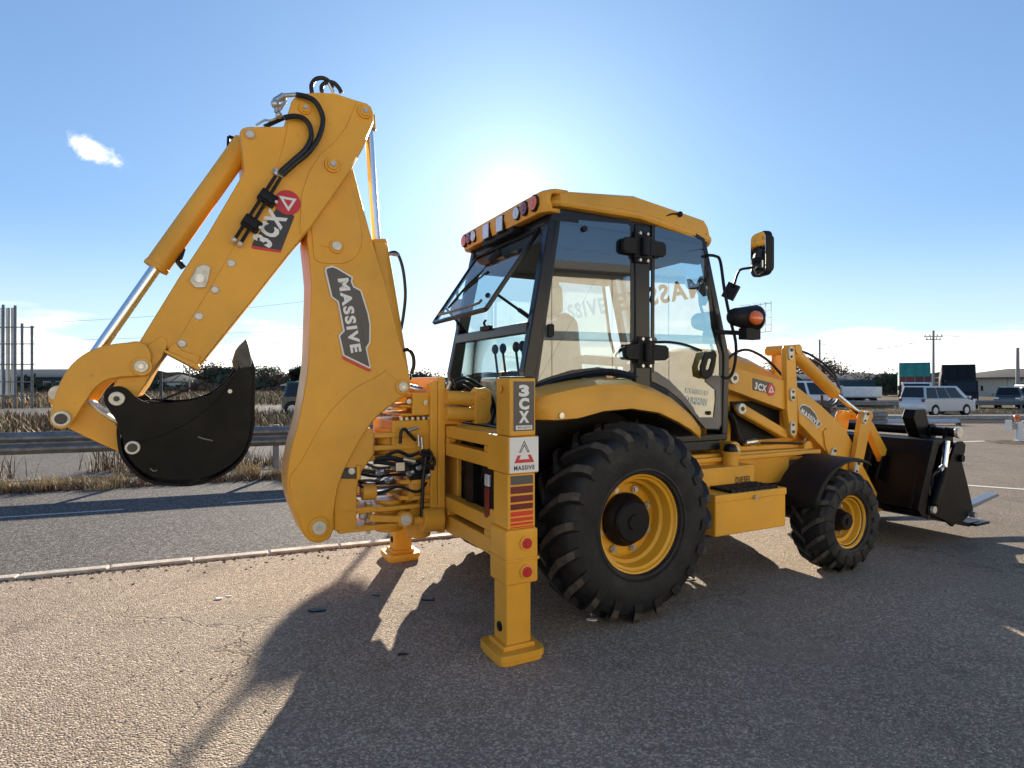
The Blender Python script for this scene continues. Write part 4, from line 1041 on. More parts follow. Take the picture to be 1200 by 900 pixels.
MB().pry(pl_a, -.13, .13).build("swing_post", YEL, M, .010)
MB().pry([(-1.7,1.001),(-1.611,0.996),(-1.611,0.922),(-1.705,0.929)], -.137, -.12).build("post_window", DBLK, M)
MB().ycyl(*[(-1.64,0.976)][0], -.135, -.150, .022, 16).build("pin_cap", PINM, M)
MB().pry([(-1.608,1.014),(-1.586,1.013),(-1.58,0.916),(-1.608,0.918)], -.16, .0).box(-1.66, -1.58, -.12, .12, .82, .865).box(-1.66, -1.58, -.12, .12, .745, .77).build("swing_clevis", YEL, M, .005)
rc = [(-1.553,-0.06,0.815),(-1.46,-0.06,0.813),(-1.23,-0.06,0.823),(-1.007,-0.06,0.824)]
rb = MB().cyl(rc[0], rc[1], .055, n=20).build("swing_ram_eye", YEL, M, .006)
MB().cyl(rc[0], rc[2], .026, n=16).build("ram_rod", CHR, rb)
rbar = MB().cyl((rc[2][0], -.06, rc[2][2]-.01), (-1.05, -.06, rc[2][2]), .085, n=24).cyl((rc[2][0]-.02, -.06, rc[2][2]-.01), (rc[2][0]+.02, -.06, rc[2][2]-.01), .097, n=24).build("swing_ram", YEL, M, .005)
r2 = [(p[0]-.02, .14, p[2]) for p in rc]
rb2 = MB().cyl(r2[0], r2[1], .05, n=18).build("swing_ram_eye", YEL, M, .006)
MB().cyl(r2[0], r2[2], .026, n=16).build("ram_rod", CHR, rb2)
MB().cyl((r2[2][0], .14, r2[2][2]), (-1.05, .14, r2[2][2]), .085, n=24).build("swing_ram", YEL, M, .005)
# lower clevis, pin lever and round capped cylinder
MB().box(-1.72, -1.42, -.13, .12, .700, .725).box(-1.72, -1.40, -.13, .12, .565, .590).build("lower_lug", YEL, M, .005)
b0 = [(-1.536,-0.2,0.667),(-1.298,-0.2,0.636),(-1.202,-0.2,0.609)]
MB().bar(b0[0], b0[1], .05, .045).build("lock_lever", YEL, M, .008)
MB().ycyl(b0[1][0], b0[1][2], -.235, -.16, .052, 24).build("lever_boss", YEL, M, .005)
MB().ycyl(b0[1][0], b0[1][2], -.232, -.246, .038, 22).build("pin_cap", PINM, M, .004)
c_ = [(-1.152,-0.18,0.611),(-1.065,-0.18,0.602)]; MB().cyl((c_[0][0]-.02, -.18, c_[0][2]), (c_[1][0]+.04, -.18, c_[1][2]), .082, n=28).cyl((c_[0][0]-.08, -.18, c_[0][2]), (c_[0][0], -.18, c_[0][2]), .03, n=14).build("lock_cylinder", YEL, M, .006)
MB().cyl((-1.50, -.02, .56), (-1.50, -.02, .74), .028, n=14).cyl((-1.50, -.02, .52), (-1.50, -.02, .56), .016, n=10).sphere((-1.55, -.08, .66), .03).build("swing_pin", PINM, M)
# boom ram running forward through the carriage
br = [(-1.229,0.02,1.532),(-1.069,0.02,1.491),(-0.93,0.02,1.449)]
bro = MB().cyl(br[0], br[1], .030, n=18).build("ram_rod", CHR, M)
MB().cyl(br[1], (-1.0, .02, 1.50), .062, n=22).build("boom_ram", YEL, M, .006)
bb = MB()
for z in (1.455, 1.345): bb.cyl((-1.0, -.20, z), (-.775, -.20, z-.012), .050, n=24)
bo = bb.build("lock_ram_pair", YEL, M, .004)
MB().prx([(-.255, 1.42), (-.245, 1.50), (-.20, 1.525), (-.155, 1.50), (-.145, 1.42), (-.160, 1.39), (-.145, 1.35), (-.155, 1.29), (-.20, 1.265), (-.245, 1.29), (-.255, 1.35), (-.240, 1.39)], -.79, -.755).build("ram_end_plate", YEL, bo, .006)
eb = MB().pry([(-.80, 1.265), (-.70, 1.265), (-.67, 1.30), (-.685, 1.37), (-.67, 1.42), (-.675, 1.50), (-.72, 1.525), (-.80, 1.515)], -.262, -.24).build("ram_end_block", YEL, bo, .008)
for z in (1.465, 1.325): MB().ycyl(-.735, z, -.26, -.275, .026, 18).build("end_bolt", YEL, bo, .003)
MB().box(-1.0, -.80, -.165, -.15, 1.39, 1.41).build("ram_rod", CHR, bo)
# hoses around the post
for pts, r_ in (([(-1.325,-0.19,1.146),(-1.319,-0.19,1.22),(-1.295,-0.19,1.243),(-1.259,-0.19,1.207),(-1.217,-0.19,1.164)], .012), ([(-1.143,-0.19,1.049),(-1.162,-0.19,0.903),(-1.168,-0.19,0.756),(-1.174,-0.19,0.633)], .014),
                ([(-1.494,-0.19,1.051),(-1.39,-0.19,1.051),(-1.319,-0.19,1.03),(-1.259,-0.19,0.997)], .018), ([(-1.505,-0.19,1.035),(-1.402,-0.19,1.017),(-1.307,-0.19,1.0),(-1.235,-0.19,1.025)], .014), ([(-1.425,-0.19,1.07),(-1.343,-0.19,1.095),(-1.259,-0.19,1.061),(-1.186,-0.19,1.08)], .012),
                ([(-1.174,-0.19,1.092),(-1.106,-0.19,1.07),(-1.118,-0.19,1.012),(-1.18,-0.19,1.033),(-1.137,-0.19,0.977),(-1.087,-0.19,0.962)], .014), ([(-1.18,-0.19,1.068),(-1.093,-0.19,1.04),(-1.087,-0.19,0.986),(-1.174,-0.19,0.992)], .012)):
    MB().tube(pts, r_).build("hydraulic_hose", HOSE, M)
for pts in ([(-0.884,-0.05,1.575),(-0.789,-0.05,1.594),(-0.685,-0.05,1.55),(-0.587,-0.05,1.473),(-0.544,-0.05,1.356),(-0.572,-0.05,1.247)], [(-0.871,-0.05,1.55),(-0.782,-0.05,1.563),(-0.713,-0.05,1.518),(-0.664,-0.05,1.435),(-0.615,-0.05,1.357)], [(-0.877,-0.05,1.531),(-0.823,-0.05,1.544),(-0.762,-0.05,1.512),(-0.713,-0.05,1.474)], [(-0.629,-0.05,1.518),(-0.565,-0.05,1.421),(-0.594,-0.05,1.28),(-0.636,-0.05,1.229)]):
    MB().tube(pts, .012).build("hydraulic_hose", HOSE, M)
MB().cyl(*[(-1.198,-0.19,1.204),(-1.192,-0.19,1.122)], .012, n=8).cyl(*[(-1.174,-0.19,1.186),(-1.168,-0.19,1.103)], .012, n=8).cyl(*[(-1.271,-0.19,1.23),(-1.198,-0.19,1.251)], .01, n=8).box(-1.36, -1.30, -.21, -.15, .965, 1.02).cyl(*[(-1.307,-0.19,1.041),(-1.223,-0.19,1.018)], .02, n=10).build("hose_fitting", STL, M)
MB().cyl(*[(-0.95,-0.1,1.513),(-0.931,-0.1,1.568)], .02, n=8).sphere([(-0.963,-0.1,1.556)][0], .025).cyl(*[(-0.66,-0.1,1.499),(-0.617,-0.1,1.48)], .016, n=8).build("hose_fitting", STL, M)

# more pipework, fittings and the bearing casting between carriage and post
for y, pts in ((-.16, None),):
    pass
random.seed(11)
for k in range(6):
    z0 = 1.0 - .035*k; y0 = -.10 + .045*(k % 5)
    MB().tube([(-1.06, y0, z0+.12), (-1.18, y0-.06, z0+random.uniform(-.02, .05)), (-1.32, y0-.03, z0+random.uniform(-.05, .02)), (-1.46, y0, z0-.02), (-1.58, y0+.02, z0+random.uniform(-.05, .05))], .010, 8).build("hydraulic_hose", HOSE, M)
for k, (x, z) in enumerate(((-1.20, .965), (-1.27, .93), (-1.38, .99), (-1.15, .90), (-1.48, .95), (-1.42, .895))):
    MB().cyl((x, -.15, z), (x+.05, -.16, z+.015), .016, n=8).cyl((x+.01, -.152, z), (x+.03, -.156, z+.006), .022, n=6).build("hose_fitting", STL, M)
MB().box(-1.24, -1.10, -.14, .10, .86, .99).build("valve_block", DKM, M, .012)
MB().prz([(-1.30, -.10), (-1.22, -.145), (-1.06, -.145), (-1.06, .2), (-1.30, .2)], .855, .885).build("bearing_flange", YEL, M, .005)
MB().prz([(-1.30, -.10), (-1.22, -.145), (-1.06, -.145), (-1.06, .2), (-1.30, .2)], .745, .775).build("bearing_flange", YEL, M, .005)
MB().pry([(-1.30, .60), (-1.05, .60), (-1.05, .74), (-1.16, .735)], -.10, .14).build("bearing_web", YEL, M, .006)

# ---------------------------------------------------------------- boom
YB = -.15
boom = [(-1.911,2.605),(-1.859,2.727),(-1.642,3.011),(-1.501,2.504),(-1.414,2.231),(-1.331,1.911),(-1.271,1.679),(-1.24,1.574),(-1.246,1.503),(-1.277,1.468),(-1.337,1.428),(-1.425,1.366),(-1.495,1.304),(-1.546,1.238),(-1.597,1.166),(-1.642,1.084),(-1.681,1.002),(-1.719,0.904),(-1.741,0.795),(-1.754,0.696),(-1.757,0.597),(-1.784,0.545),(-1.843,0.527),(-1.906,0.548),(-1.947,0.597),(-1.978,0.676),(-2.014,0.776),(-2.039,0.886),(-2.042,0.983),(-2.019,1.137),(-1.978,1.296),(-1.942,1.485),(-1.916,1.686),(-1.906,1.931),(-1.898,2.204)]
bm_ = MB().pry(smooth(boom), YB, -YB).build("boom", YEL, M, .010)
pl1 = [(-1.414,1.642),(-1.378,1.602),(-1.283,1.573),(-1.258,1.515),(-1.319,1.457),(-1.425,1.377),(-1.495,1.316),(-1.552,1.238),(-1.603,1.161),(-1.648,1.078),(-1.692,0.991),(-1.73,0.894),(-1.752,0.774),(-1.763,0.686),(-1.765,0.603),(-1.795,0.551),(-1.848,0.541),(-1.901,0.559),(-1.937,0.606),(-1.968,0.686),(-1.999,0.775),(-2.024,0.885),(-2.024,0.971),(-1.983,1.027),(-1.932,1.11),(-1.88,1.211),(-1.816,1.319),(-1.719,1.439),(-1.597,1.539),(-1.495,1.59)]
MB().pry(smooth(pl1), YB-.010, YB+.01).build("boom_lower_plate", YEL, bm_, .005)
pl2 = [(-1.885,2.631),(-1.784,2.809),(-1.664,2.923),(-1.597,2.68),(-1.58,2.569),(-1.58,2.472),(-1.608,2.402),(-1.664,2.351),(-1.763,2.331),(-1.848,2.328),(-1.88,2.353)]
MB().pry(smooth(pl2), YB-.008, YB+.01).build("boom_upper_plate", YEL, bm_, .004)
x, z = [(-1.852,0.634)][0]; pin(x, z, YB-.010, .044, bm_)
x, z = [(-1.301,1.53)][0]; pin(x, z, YB-.010, .034, bm_)
x, z = [(-1.743,2.442)][0]; pin(x, z, YB-.008, .030, bm_, bolt=False)
MB().bar((x-.09, YB-.012, z+.0), (x-.02, YB-.012, z), .01, .012).build("pin_key", YEL, bm_)
# dipper ram on the front of the boom
dr = [(-1.497,0.0,3.41),(-1.438,0.0,2.548),(-1.371,0.0,2.268),(-1.248,0.0,1.611)]
dt = MB().cyl((dr[1][0]+.0, 0, dr[1][2]), (dr[3][0]-.03, 0, dr[3][2]), .075, n=26).build("dipper_ram", YEL, M, .008)
MB().pry([(-1.483,2.521),(-1.394,2.53),(-1.37,2.256),(-1.31,1.876),(-1.334,1.846),(-1.406,2.195)], -.09, .09).build("ram_guard", YEL, dt, .006)
MB().cyl(dr[0], dr[1], .030, n=20).build("ram_rod", CHR, dt)
MB().cyl(dr[0], (dr[0][0]+.006, 0, dr[0][2]-.10), .05, n=20).build("rod_eye", YEL, dt, .003)
MB().tube([(-1.353,0.0,2.468),(-1.298,0.0,2.48),(-1.267,0.0,2.434),(-1.242,0.0,2.339),(-1.229,0.0,2.189),(-1.242,0.0,2.048),(-1.261,0.0,1.938)], .012).build("hydraulic_hose", HOSE, M)
MB().cyl(*[(-1.353,0.0,2.468),(-1.273,0.0,2.464)], .013, n=8).build("hose_fitting", STL, M)
MB().tube([(-1.27,-0.05,1.784),(-1.22,-0.05,1.791),(-1.189,-0.05,1.749),(-1.183,-0.05,1.683),(-1.201,-0.05,1.622)], .014).build("hydraulic_hose", HOSE, M)
# boom badge, reads downwards
bd = [(-1.815,2.28),(-1.807,2.303),(-1.764,2.315),(-1.732,2.304),(-1.635,2.253),(-1.64,2.223),(-1.628,2.193),(-1.58,2.171),(-1.532,2.021),(-1.518,1.948),(-1.52,1.825),(-1.543,1.788),(-1.518,1.658),(-1.526,1.652),(-1.699,1.734),(-1.729,1.866),(-1.699,1.898),(-1.735,2.082),(-1.775,2.11)]
bo = MB().pry(bd, YB-.0125, YB-.004).build("badge", WHT, bm_)
rd = [(-1.699,1.734),(-1.526,1.652),(-1.518,1.658),(-1.518,1.635),(-1.532,1.635),(-1.699,1.714)]
MB().pry(rd, YB-.0135, YB-.006).build("badge_edge", DRED, bo)
MB().pry(inset(bd, .010), YB-.0150, YB-.006).build("badge_face", DGRY, bo)
b0, b1 = [(-1.737,2.232),(-1.65,1.752)]
text_y(MB(), "MASSIVE", b0, b1, .072, YB-.0175, bold=.045).build("lettering", WHT, bo)

# ---------------------------------------------------------------- dipper
YD = -.195
dip = [(-2.315,3.059),(-2.306,3.084),(-2.273,3.103),(-2.065,3.145),(-2.04,3.235),(-2.02,3.313),(-1.995,3.351),(-1.949,3.377),(-1.887,3.396),(-1.761,3.42),(-1.647,3.406),(-1.563,3.4),(-1.527,3.382),(-1.509,3.346),(-1.507,3.285),(-1.574,3.103),(-1.668,2.919),(-1.782,2.731),(-1.897,2.548),(-1.98,2.436),(-2.226,2.08),(-2.533,1.649),(-2.684,1.73),(-2.692,1.754),(-2.738,1.676),(-2.775,1.598),(-2.8,1.54),(-2.841,1.474),(-2.972,1.475),(-2.937,1.574),(-2.879,1.688),(-2.637,2.158),(-2.484,2.436),(-2.296,2.817),(-2.292,2.848),(-2.299,2.934)]
dp = MB().pry(dip, YD, -YD).build("dipper", YEL, M, .010)
# heavier outer plate to the right of the long weld
o1 = [(-2.025,3.301),(-1.99,3.349),(-1.887,3.391),(-1.761,3.414),(-1.647,3.401),(-1.563,3.394),(-1.529,3.376),(-1.515,3.34),(-1.512,3.284),(-1.58,3.107),(-1.674,2.924),(-1.787,2.736),(-1.903,2.552),(-1.985,2.441),(-2.23,2.088),(-2.533,1.657),(-2.679,1.725),(-2.479,2.101),(-2.273,2.517),(-2.119,2.835),(-2.065,3.039),(-2.045,3.159)]
MB().pry(o1, YD-.010, YD+.01).build("dipper_outer_plate", YEL, dp, .004)
o2 = [(-1.624,3.383),(-1.563,3.392),(-1.529,3.374),(-1.516,3.339),(-1.514,3.283),(-1.582,3.107),(-1.676,2.924),(-1.789,2.736),(-1.904,2.552),(-1.969,2.469),(-1.974,2.543),(-1.964,2.737),(-1.918,2.889),(-1.851,3.003),(-1.761,3.102),(-1.69,3.209)]
MB().pry(o2, YD-.018, YD-.006).build("dipper_head_plate", YEL, dp, .004)
o3 = [(-2.816,1.684),(-2.792,1.761),(-2.751,1.801),(-2.717,1.822),(-2.696,1.803),(-2.692,1.769),(-2.717,1.705),(-2.759,1.637),(-2.808,1.607),(-2.841,1.617)]
MB().pry(o3, YD-.007, YD+.01).build("dipper_nose_plate", YEL, dp, .004)
MB().pry([(-2.709,1.73),(-2.7,1.744),(-2.533,1.664),(-2.524,1.645),(-2.537,1.629)], YD-.035, -YD).build("dipper_end_collar", YEL, dp, .005)
MB().pry([(-2.675,1.769),(-2.654,1.784),(-2.615,1.741),(-2.524,1.714),(-2.533,1.679),(-2.541,1.664),(-2.687,1.735)], YD-.020, YD-.006).build("collar_gusset", YEL, dp, .004)
MB().pry([(-2.682,1.729),(-2.661,1.704),(-2.63,1.69),(-2.617,1.71)], -.12, .12).build("dipper_foot", YEL, dp, .005)
def cap_at(xz, y, r):
    MB().ycyl(xz[0], xz[1], y+.012, y-.016, r*1.5, 28).build("pin_collar", YEL, dp, .005)
    q = MB().ycyl(xz[0], xz[1], y+.01, y-.026, r*1.05, 24).build("pin_cap", YEL, dp, .005)
    MB().ycyl(xz[0], xz[1], y-.024, y-.036, r*.5, 6).build("grease_bolt", STL, q)
cap_at([(-1.777,2.948)][0], YD-.018, .034); cap_at([(-1.573,3.329)][0], YD-.018, .030); cap_at([(-1.945,3.272)][0], YD-.010, .024)
for (x, z), r_ in zip([(-2.259,3.055),(-2.361,2.267),(-2.448,2.103),(-2.533,1.943),(-2.618,1.781)], (.026, .024, .024, .024, .024)):
    MB().ycyl(x, z, YD-.006, YD-.020, r_*1.15, 18, r_*.8).build("dipper_bolt", PINM, dp, .003)
p0, p1 = [(-2.53,2.162),(-2.506,2.214)]
m = MB(); m.prz
MB().pry([(p0[0]-.05, p0[1]-.02), (p0[0]-.02, p0[1]-.055), (p0[0]+.03, p0[1]-.05), (p0[0]+.045, p0[1]-.01), (p1[0]+.035, p1[1]+.02), (p1[0]+.0, p1[1]+.035), (p1[0]-.035, p1[1]+.015)], YD-.004, YD-.018).build("lock_plate", PINM, dp, .004)
MB().ycyl(p0[0], p0[1], YD-.016, YD-.03, .026, 14).build("lock_bolt", STL, dp)
# steel pipes, clamps and hoses on the dipper
for ab in ([(-2.119,-0.24,2.816),(-2.347,-0.24,2.401)], [(-2.09,-0.24,2.81),(-2.315,-0.24,2.38)]):
    MB().tube(ab, .010, sm=1).build("steel_pipe", BLK, dp)
    p = ab[1]; MB().sphere(p, .016).cyl(p, (p[0], YD, p[2]-.01), .012, n=8).build("pipe_end", PINM, dp)
for x, z in [(-2.169,2.68),(-2.259,2.514)]:
    ca = MB()
    dv = Vector((.5, 0, .86)); sv = Vector((.86, 0, -.5)); P0 = Vector((x, YD-.035, z))
    ca.bar(P0-sv*.045, P0+sv*.06, .075, .045, (0, 1, 0)).bar(P0-sv*.04+Vector((0,-.025,0)), P0+sv*.045+Vector((0,-.025,0)), .05, .02, (0,1,0))
    co = ca.build("pipe_clamp", BLK, dp, .006)
    q = P0+sv*.06+Vector((0,-.03,0)); MB().cyl(q, q+Vector((0,-.012,0)), .010, n=8).build("clamp_bolt", PINM, co)
for pts in ([(-2.002,-0.245,3.333),(-1.946,-0.245,3.335),(-1.895,-0.245,3.32),(-1.859,-0.245,3.274),(-1.841,-0.245,3.208),(-1.864,-0.245,3.102),(-1.926,-0.245,2.994),(-2.011,-0.245,2.905),(-2.081,-0.245,2.826)], [(-2.071,-0.245,3.177),(-2.011,-0.245,3.199),(-1.956,-0.245,3.195),(-1.921,-0.245,3.155),(-1.913,-0.245,3.087),(-1.946,-0.245,3.007),(-2.011,-0.245,2.932),(-2.095,-0.245,2.839)]):
    MB().tube(pts, .016, n=10).build("hydraulic_hose", HOSE, dp)
for pts in ([(-2.162,-0.02,3.19),(-2.101,-0.02,3.232),(-2.044,-0.02,3.271)], [(-1.872,-0.02,3.47),(-1.875,-0.02,3.52),(-1.848,-0.02,3.566),(-1.804,-0.02,3.585),(-1.765,-0.02,3.574),(-1.737,-0.02,3.535)], [(-1.809,-0.02,3.49),(-1.809,-0.02,3.529),(-1.776,-0.02,3.563),(-1.732,-0.02,3.57),(-1.698,-0.02,3.544),(-1.681,-0.02,3.513)]):
    MB().tube(pts, .014, n=10).build("hydraulic_hose", HOSE, dp)
ft_ = MB().cyl(*[(-2.054,-0.1,3.378),(-1.982,-0.1,3.4)], .014, n=8).cyl(*[(-2.107,-0.08,3.337),(-2.051,-0.08,3.387)], .022, n=10).cyl(*[(-2.097,-0.08,3.269),(-2.092,-0.08,3.346)], .015, n=8).cyl(*[(-2.087,-0.08,3.282),(-2.041,-0.08,3.357)], .012, n=8)
ft_.cyl(*[(-1.765,-0.02,3.562),(-1.732,-0.02,3.502)], .011, n=8).cyl(*[(-1.704,-0.02,3.554),(-1.676,-0.02,3.514)], .012, n=8).cyl(*[(-2.075,-0.2,2.862),(-2.095,-0.2,2.822)], .022, n=10).cyl(*[(-2.106,-0.21,2.864),(-2.121,-0.21,2.83)], .022, n=10).sphere([(-2.102,-0.08,3.322)][0], .03, 8, 6).sphere([(-2.082,-0.08,3.256)][0], .022, 8, 6)
ft_.tube([(-2.215,-0.06,3.172),(-2.165,-0.06,3.214),(-2.125,-0.06,3.222),(-2.064,-0.06,3.267)], .007).build("hose_fitting", STL, dp, .002)
# dipper badge
bd = [(-2.25,2.378),(-2.245,2.405),(-2.11,2.629),(-2.026,2.614),(-2.006,2.59),(-2.086,2.364)]
bo = MB().pry(bd, YD-.0125, YD-.004).build("badge", DBLK, dp)
MB().pry([(-2.255,2.378),(-2.245,2.384),(-2.086,2.372),(-2.086,2.357),(-2.245,2.366)], YD-.0135, YD-.005).build("badge_edge", DRED, bo)
b0, b1 = [(-2.147,2.376),(-2.044,2.575)]
text_y(MB(), "3CX", b0, b1, .118, YD-.0145, bold=.05).build("lettering", WHT, bo)
x, z = [(-2.046,2.672)][0]
MB().ycyl(x, z, YD-.0125, YD-.0165, .076, 40).build("badge_disc", DRED, bo)
T3 = [(x-.052, z+.034), (x+.052, z+.028), (x+.004, z-.056)]
MB().ringpry(T3, inset(T3, .014), YD-.0185, YD-.016).build("badge_triangle", WHT, bo)

# bucket ram on the back of the dipper
q = [(-2.275,0.0,3.075),(-2.753,0.0,2.25),(-3.228,0.0,1.493)]
dv = (Vector(q[1])-Vector(q[0])).normalized()
rt_ = MB().cyl(q[0], q[1], .066, n=28).build("bucket_ram", YEL, M, .006)
MB().cyl(Vector(q[1])-dv*.01, Vector(q[1])+dv*.018, .070, n=28).build("ram_gland", YEL, rt_, .004)
rod_end = Vector(q[0]) + dv*((Vector(q[2])-Vector(q[0])).length)
MB().cyl(Vector(q[1])+dv*.01, [(-3.103,0.0,1.637)][0], .032, n=20).build("ram_rod", CHR, rt_)
MB().cyl([(-3.103,0.0,1.637)][0], [(-3.209,0.0,1.498)][0], .032, n=20).build("rod_sleeve", CHR, rt_)
MB().tube([(-2.372,0.0,2.998),(-2.37,0.0,3.063),(-2.368,0.0,3.095)], .009).cyl(*[(-2.368,0.0,3.095),(-2.309,0.0,3.085)], .011, n=8).build("ram_pipe", BLK, rt_)
MB().tube([(-2.62,0.0,2.371),(-2.633,0.0,2.323),(-2.642,0.0,2.291),(-2.615,0.0,2.252)], .018).build("hydraulic_hose", HOSE, rt_)
# tipping links, near and far, with the link to the bucket
link = [(-3.222,1.383),(-3.217,1.414),(-3.202,1.482),(-3.162,1.6),(-3.121,1.665),(-3.057,1.723),(-2.972,1.761),(-2.881,1.778),(-2.829,1.786),(-2.792,1.771),(-2.771,1.728),(-2.769,1.675),(-2.784,1.622),(-2.816,1.593),(-2.873,1.59),(-2.929,1.583),(-2.995,1.559),(-3.03,1.522),(-3.061,1.467),(-3.087,1.421),(-3.125,1.349),(-3.143,1.326),(-3.177,1.314),(-3.202,1.321),(-3.22,1.347)]
for y0, y1 in ((YD-.012-.035, YD-.012), (.207, .242)):
    MB().pry(smooth(link), y0, y1).build("tipping_link", YEL, M, .008)
x, z = [(-2.813,1.647)][0]; pin(x, z, YD-.047, .035); x2, z2 = [(-3.17,1.368)][0]
MB().ycyl(x2, z2, YD-.045, YD-.075, .042, 26).build("pin_cap", PINM, M, .005); MB().ycyl(x2, z2, YD-.074, YD-.079, .028, 20).build("pin_recess", DBLK, M)
MB().ycyl(x, z, -.19, .23, .035, 16).ycyl(x2, z2, -.19, .23, .035, 16).build("link_pin", PINM, M)
lg = [(-3.252,1.458),(-3.252,1.495),(-3.233,1.527),(-3.204,1.545),(-3.166,1.541),(-3.12,1.522),(-3.151,1.41),(-3.166,1.354),(-3.204,1.355),(-3.219,1.402),(-3.23,1.42)]
MB().pry(lg, -.11, .11).build("ram_lug", YEL, M, .008)
x, z = [(-3.207,1.499)][0]; MB().ycyl(x, z, -.11, -.135, .042, 22).build("pin_cap", PINM, M, .004)
bl = [(-3.188,1.339),(-3.165,1.393),(-3.105,1.448),(-3.078,1.461),(-3.024,1.4),(-2.937,1.331),(-2.921,1.264),(-2.917,1.182),(-2.925,1.169),(-3.005,1.215),(-3.09,1.266),(-3.158,1.31)]
MB().pry(bl, -.15, .15).build("bucket_link", YEL, M, .010)
MB().pry([(-3.08,1.461),(-3.068,1.466),(-3.021,1.413),(-2.934,1.345),(-2.934,1.326),(-3.025,1.394)], -.15, -.05).build("link_edge", PINM, M, .003)

# ---------------------------------------------------------------- digging bucket
YK = -.30
pb = [(-2.793,1.457),(-2.671,1.448),(-2.617,1.45),(-2.524,1.47),(-2.428,1.523),(-2.37,1.585),(-2.334,1.639),(-2.307,1.7),(-2.28,1.72),(-2.257,1.64),(-2.255,1.47),(-2.266,1.254),(-2.312,1.136),(-2.402,1.057),(-2.524,1.012),(-2.661,1.015),(-2.777,1.05),(-2.852,1.124),(-2.883,1.182),(-2.899,1.265),(-2.903,1.334),(-2.887,1.393),(-2.852,1.439)]
for s in (1, -1):
    o = MB().pry(smooth(pb), s*YK, s*(YK+.022)).build("bucket_side", BUCKET, M, .004)
    if s > 0:
        BK = o
    ear = [(-2.979,1.477),(-2.972,1.509),(-2.945,1.532),(-2.914,1.539),(-2.883,1.529),(-2.84,1.485),(-2.801,1.457),(-2.671,1.446),(-2.406,1.535),(-2.344,1.61),(-2.437,1.462),(-2.567,1.348),(-2.712,1.267),(-2.813,1.238),(-2.879,1.237),(-2.907,1.284),(-2.918,1.339),(-2.949,1.399),(-2.972,1.441)] if s > 0 else [(-2.979,1.477),(-2.945,1.532),(-2.883,1.532),(-2.801,1.457),(-2.813,1.238),(-2.879,1.237),(-2.918,1.339),(-2.972,1.441)]
    MB().pry(smooth(ear), s*(YK-.014), s*(YK+.004)).build("bucket_ear", BUCKET, M, .005)
shell = [(-2.29,1.706),(-2.265,1.728),(-2.24,1.658),(-2.238,1.463),(-2.25,1.237),(-2.3,1.109),(-2.396,1.024),(-2.524,0.975),(-2.671,0.978),(-2.796,1.015),(-2.873,1.096),(-2.907,1.152),(-2.924,1.243),(-2.924,1.317),(-2.899,1.381)]
shell = smooth(shell)
cen = (sum(p[0] for p in shell)/len(shell), sum(p[1] for p in shell)/len(shell))
ins = [(p[0]+(cen[0]-p[0])*.05, p[1]+(cen[1]-p[1])*.05) for p in shell]
MB().pry(shell + ins[::-1], YK+.022, -YK-.022).build("bucket_shell", BUCKET, M, .003)
lipc = [(-2.406,1.54),(-2.362,1.58),(-2.321,1.645),(-2.303,1.72)]
tooth = [(-2.32,1.64),(-2.338,1.7),(-2.316,1.775),(-2.288,1.816),(-2.279,1.801),(-2.26,1.711),(-2.256,1.651)]
for yy in (-.272, -.10, .09, .275):
    t = tooth
    tt = MB(); n_ = len(t)
    c0_ = [(p[0], yy-.034*(1 if i in (0, 6) else .8), p[1]) for i, p in enumerate(t)]; c1_ = [(p[0], yy+.034*(1 if i in (0, 6) else .8), p[1]) for i, p in enumerate(t)]
    tt._pr(c0_, c1_).build("bucket_tooth", mat("tooth_steel", (.075, .07, .055), .5, var=.5, vscale=14), M, .006)
x, z = [(-2.919,1.472)][0]; pin(x, z, YK-.014, .037, collar=False)
x, z = [(-2.849,1.207)][0]
MB().ycyl(x, z, YK-.001, YK-.03, .036, 22).build("pin_cap", PINM, M, .004); MB().ycyl(x, z, YK-.028, YK-.036, .024, 14).build("pin_recess", DBLK, M)
x, z = [(-2.373,1.508)][0]; MB().ycyl(x, z, YK, YK-.012, .012, 10).build("bucket_bolt", PINM, M)
for pts_, rr_ in (([(-2.537,-0.304,1.251),(-2.502,-0.304,1.237),(-2.463,-0.304,1.226)], .004), ([(-2.769,-0.303,1.087),(-2.753,-0.303,1.072),(-2.736,-0.303,1.075)], .003)):
    MB().tube(pts_, rr_).build("paint_scratch", GREYP, M)
# pins between dipper, boom and bucket
for x, z in [(-1.774,2.954),(-1.569,3.337)]:
    MB().ycyl(x, z, -.2, .22, .035, 14).build("dipper_pin", PINM, M)
x, z = [(-2.92,1.472)][0]; MB().ycyl(x, z, -.30, .30, .035, 14).build("bucket_pin", PINM, M)

# =================================================================== SETTING
def sheet(name, pts, z, m, kind="structure"):
    return MB().add([(x, y, z) for x, y in pts], [tuple(range(len(pts)))]).build(name, m, None, normals=False, kind=kind)
def gz(X, Y):
    t = min(1, max(0, (Y-27)/5)); t = t*t*(3-2*t); s = min(1, max(0, (X-1)/4)); return -.14 - .31*t*s
xs = [-2500, -600, -200, -90, -50, -30] + [-24+2*i for i in range(34)] + [60, 90, 200, 600, 2500]
ysg = [-2500, -300, -60, -20, -4] + [2*i for i in range(26)] + [60, 80, 120, 200, 600, 2500]
v = [(x, y, gz(x, y)) for y in ysg for x in xs]; nx = len(xs)
f = [(j*nx+i, j*nx+i+1, (j+1)*nx+i+1, (j+1)*nx+i) for j in range(len(ysg)-1) for i in range(nx-1)]
MB().add(v, f).build("ground", FARG, None, normals=False, kind="structure")
KD = Vector((.931, .364)).normalized(); K0 = Vector((-4.04, 4.72))
def kp(t, off=0.0): p = K0 + KD*t + Vector((-KD.y, KD.x))*off; return (p.x, p.y)
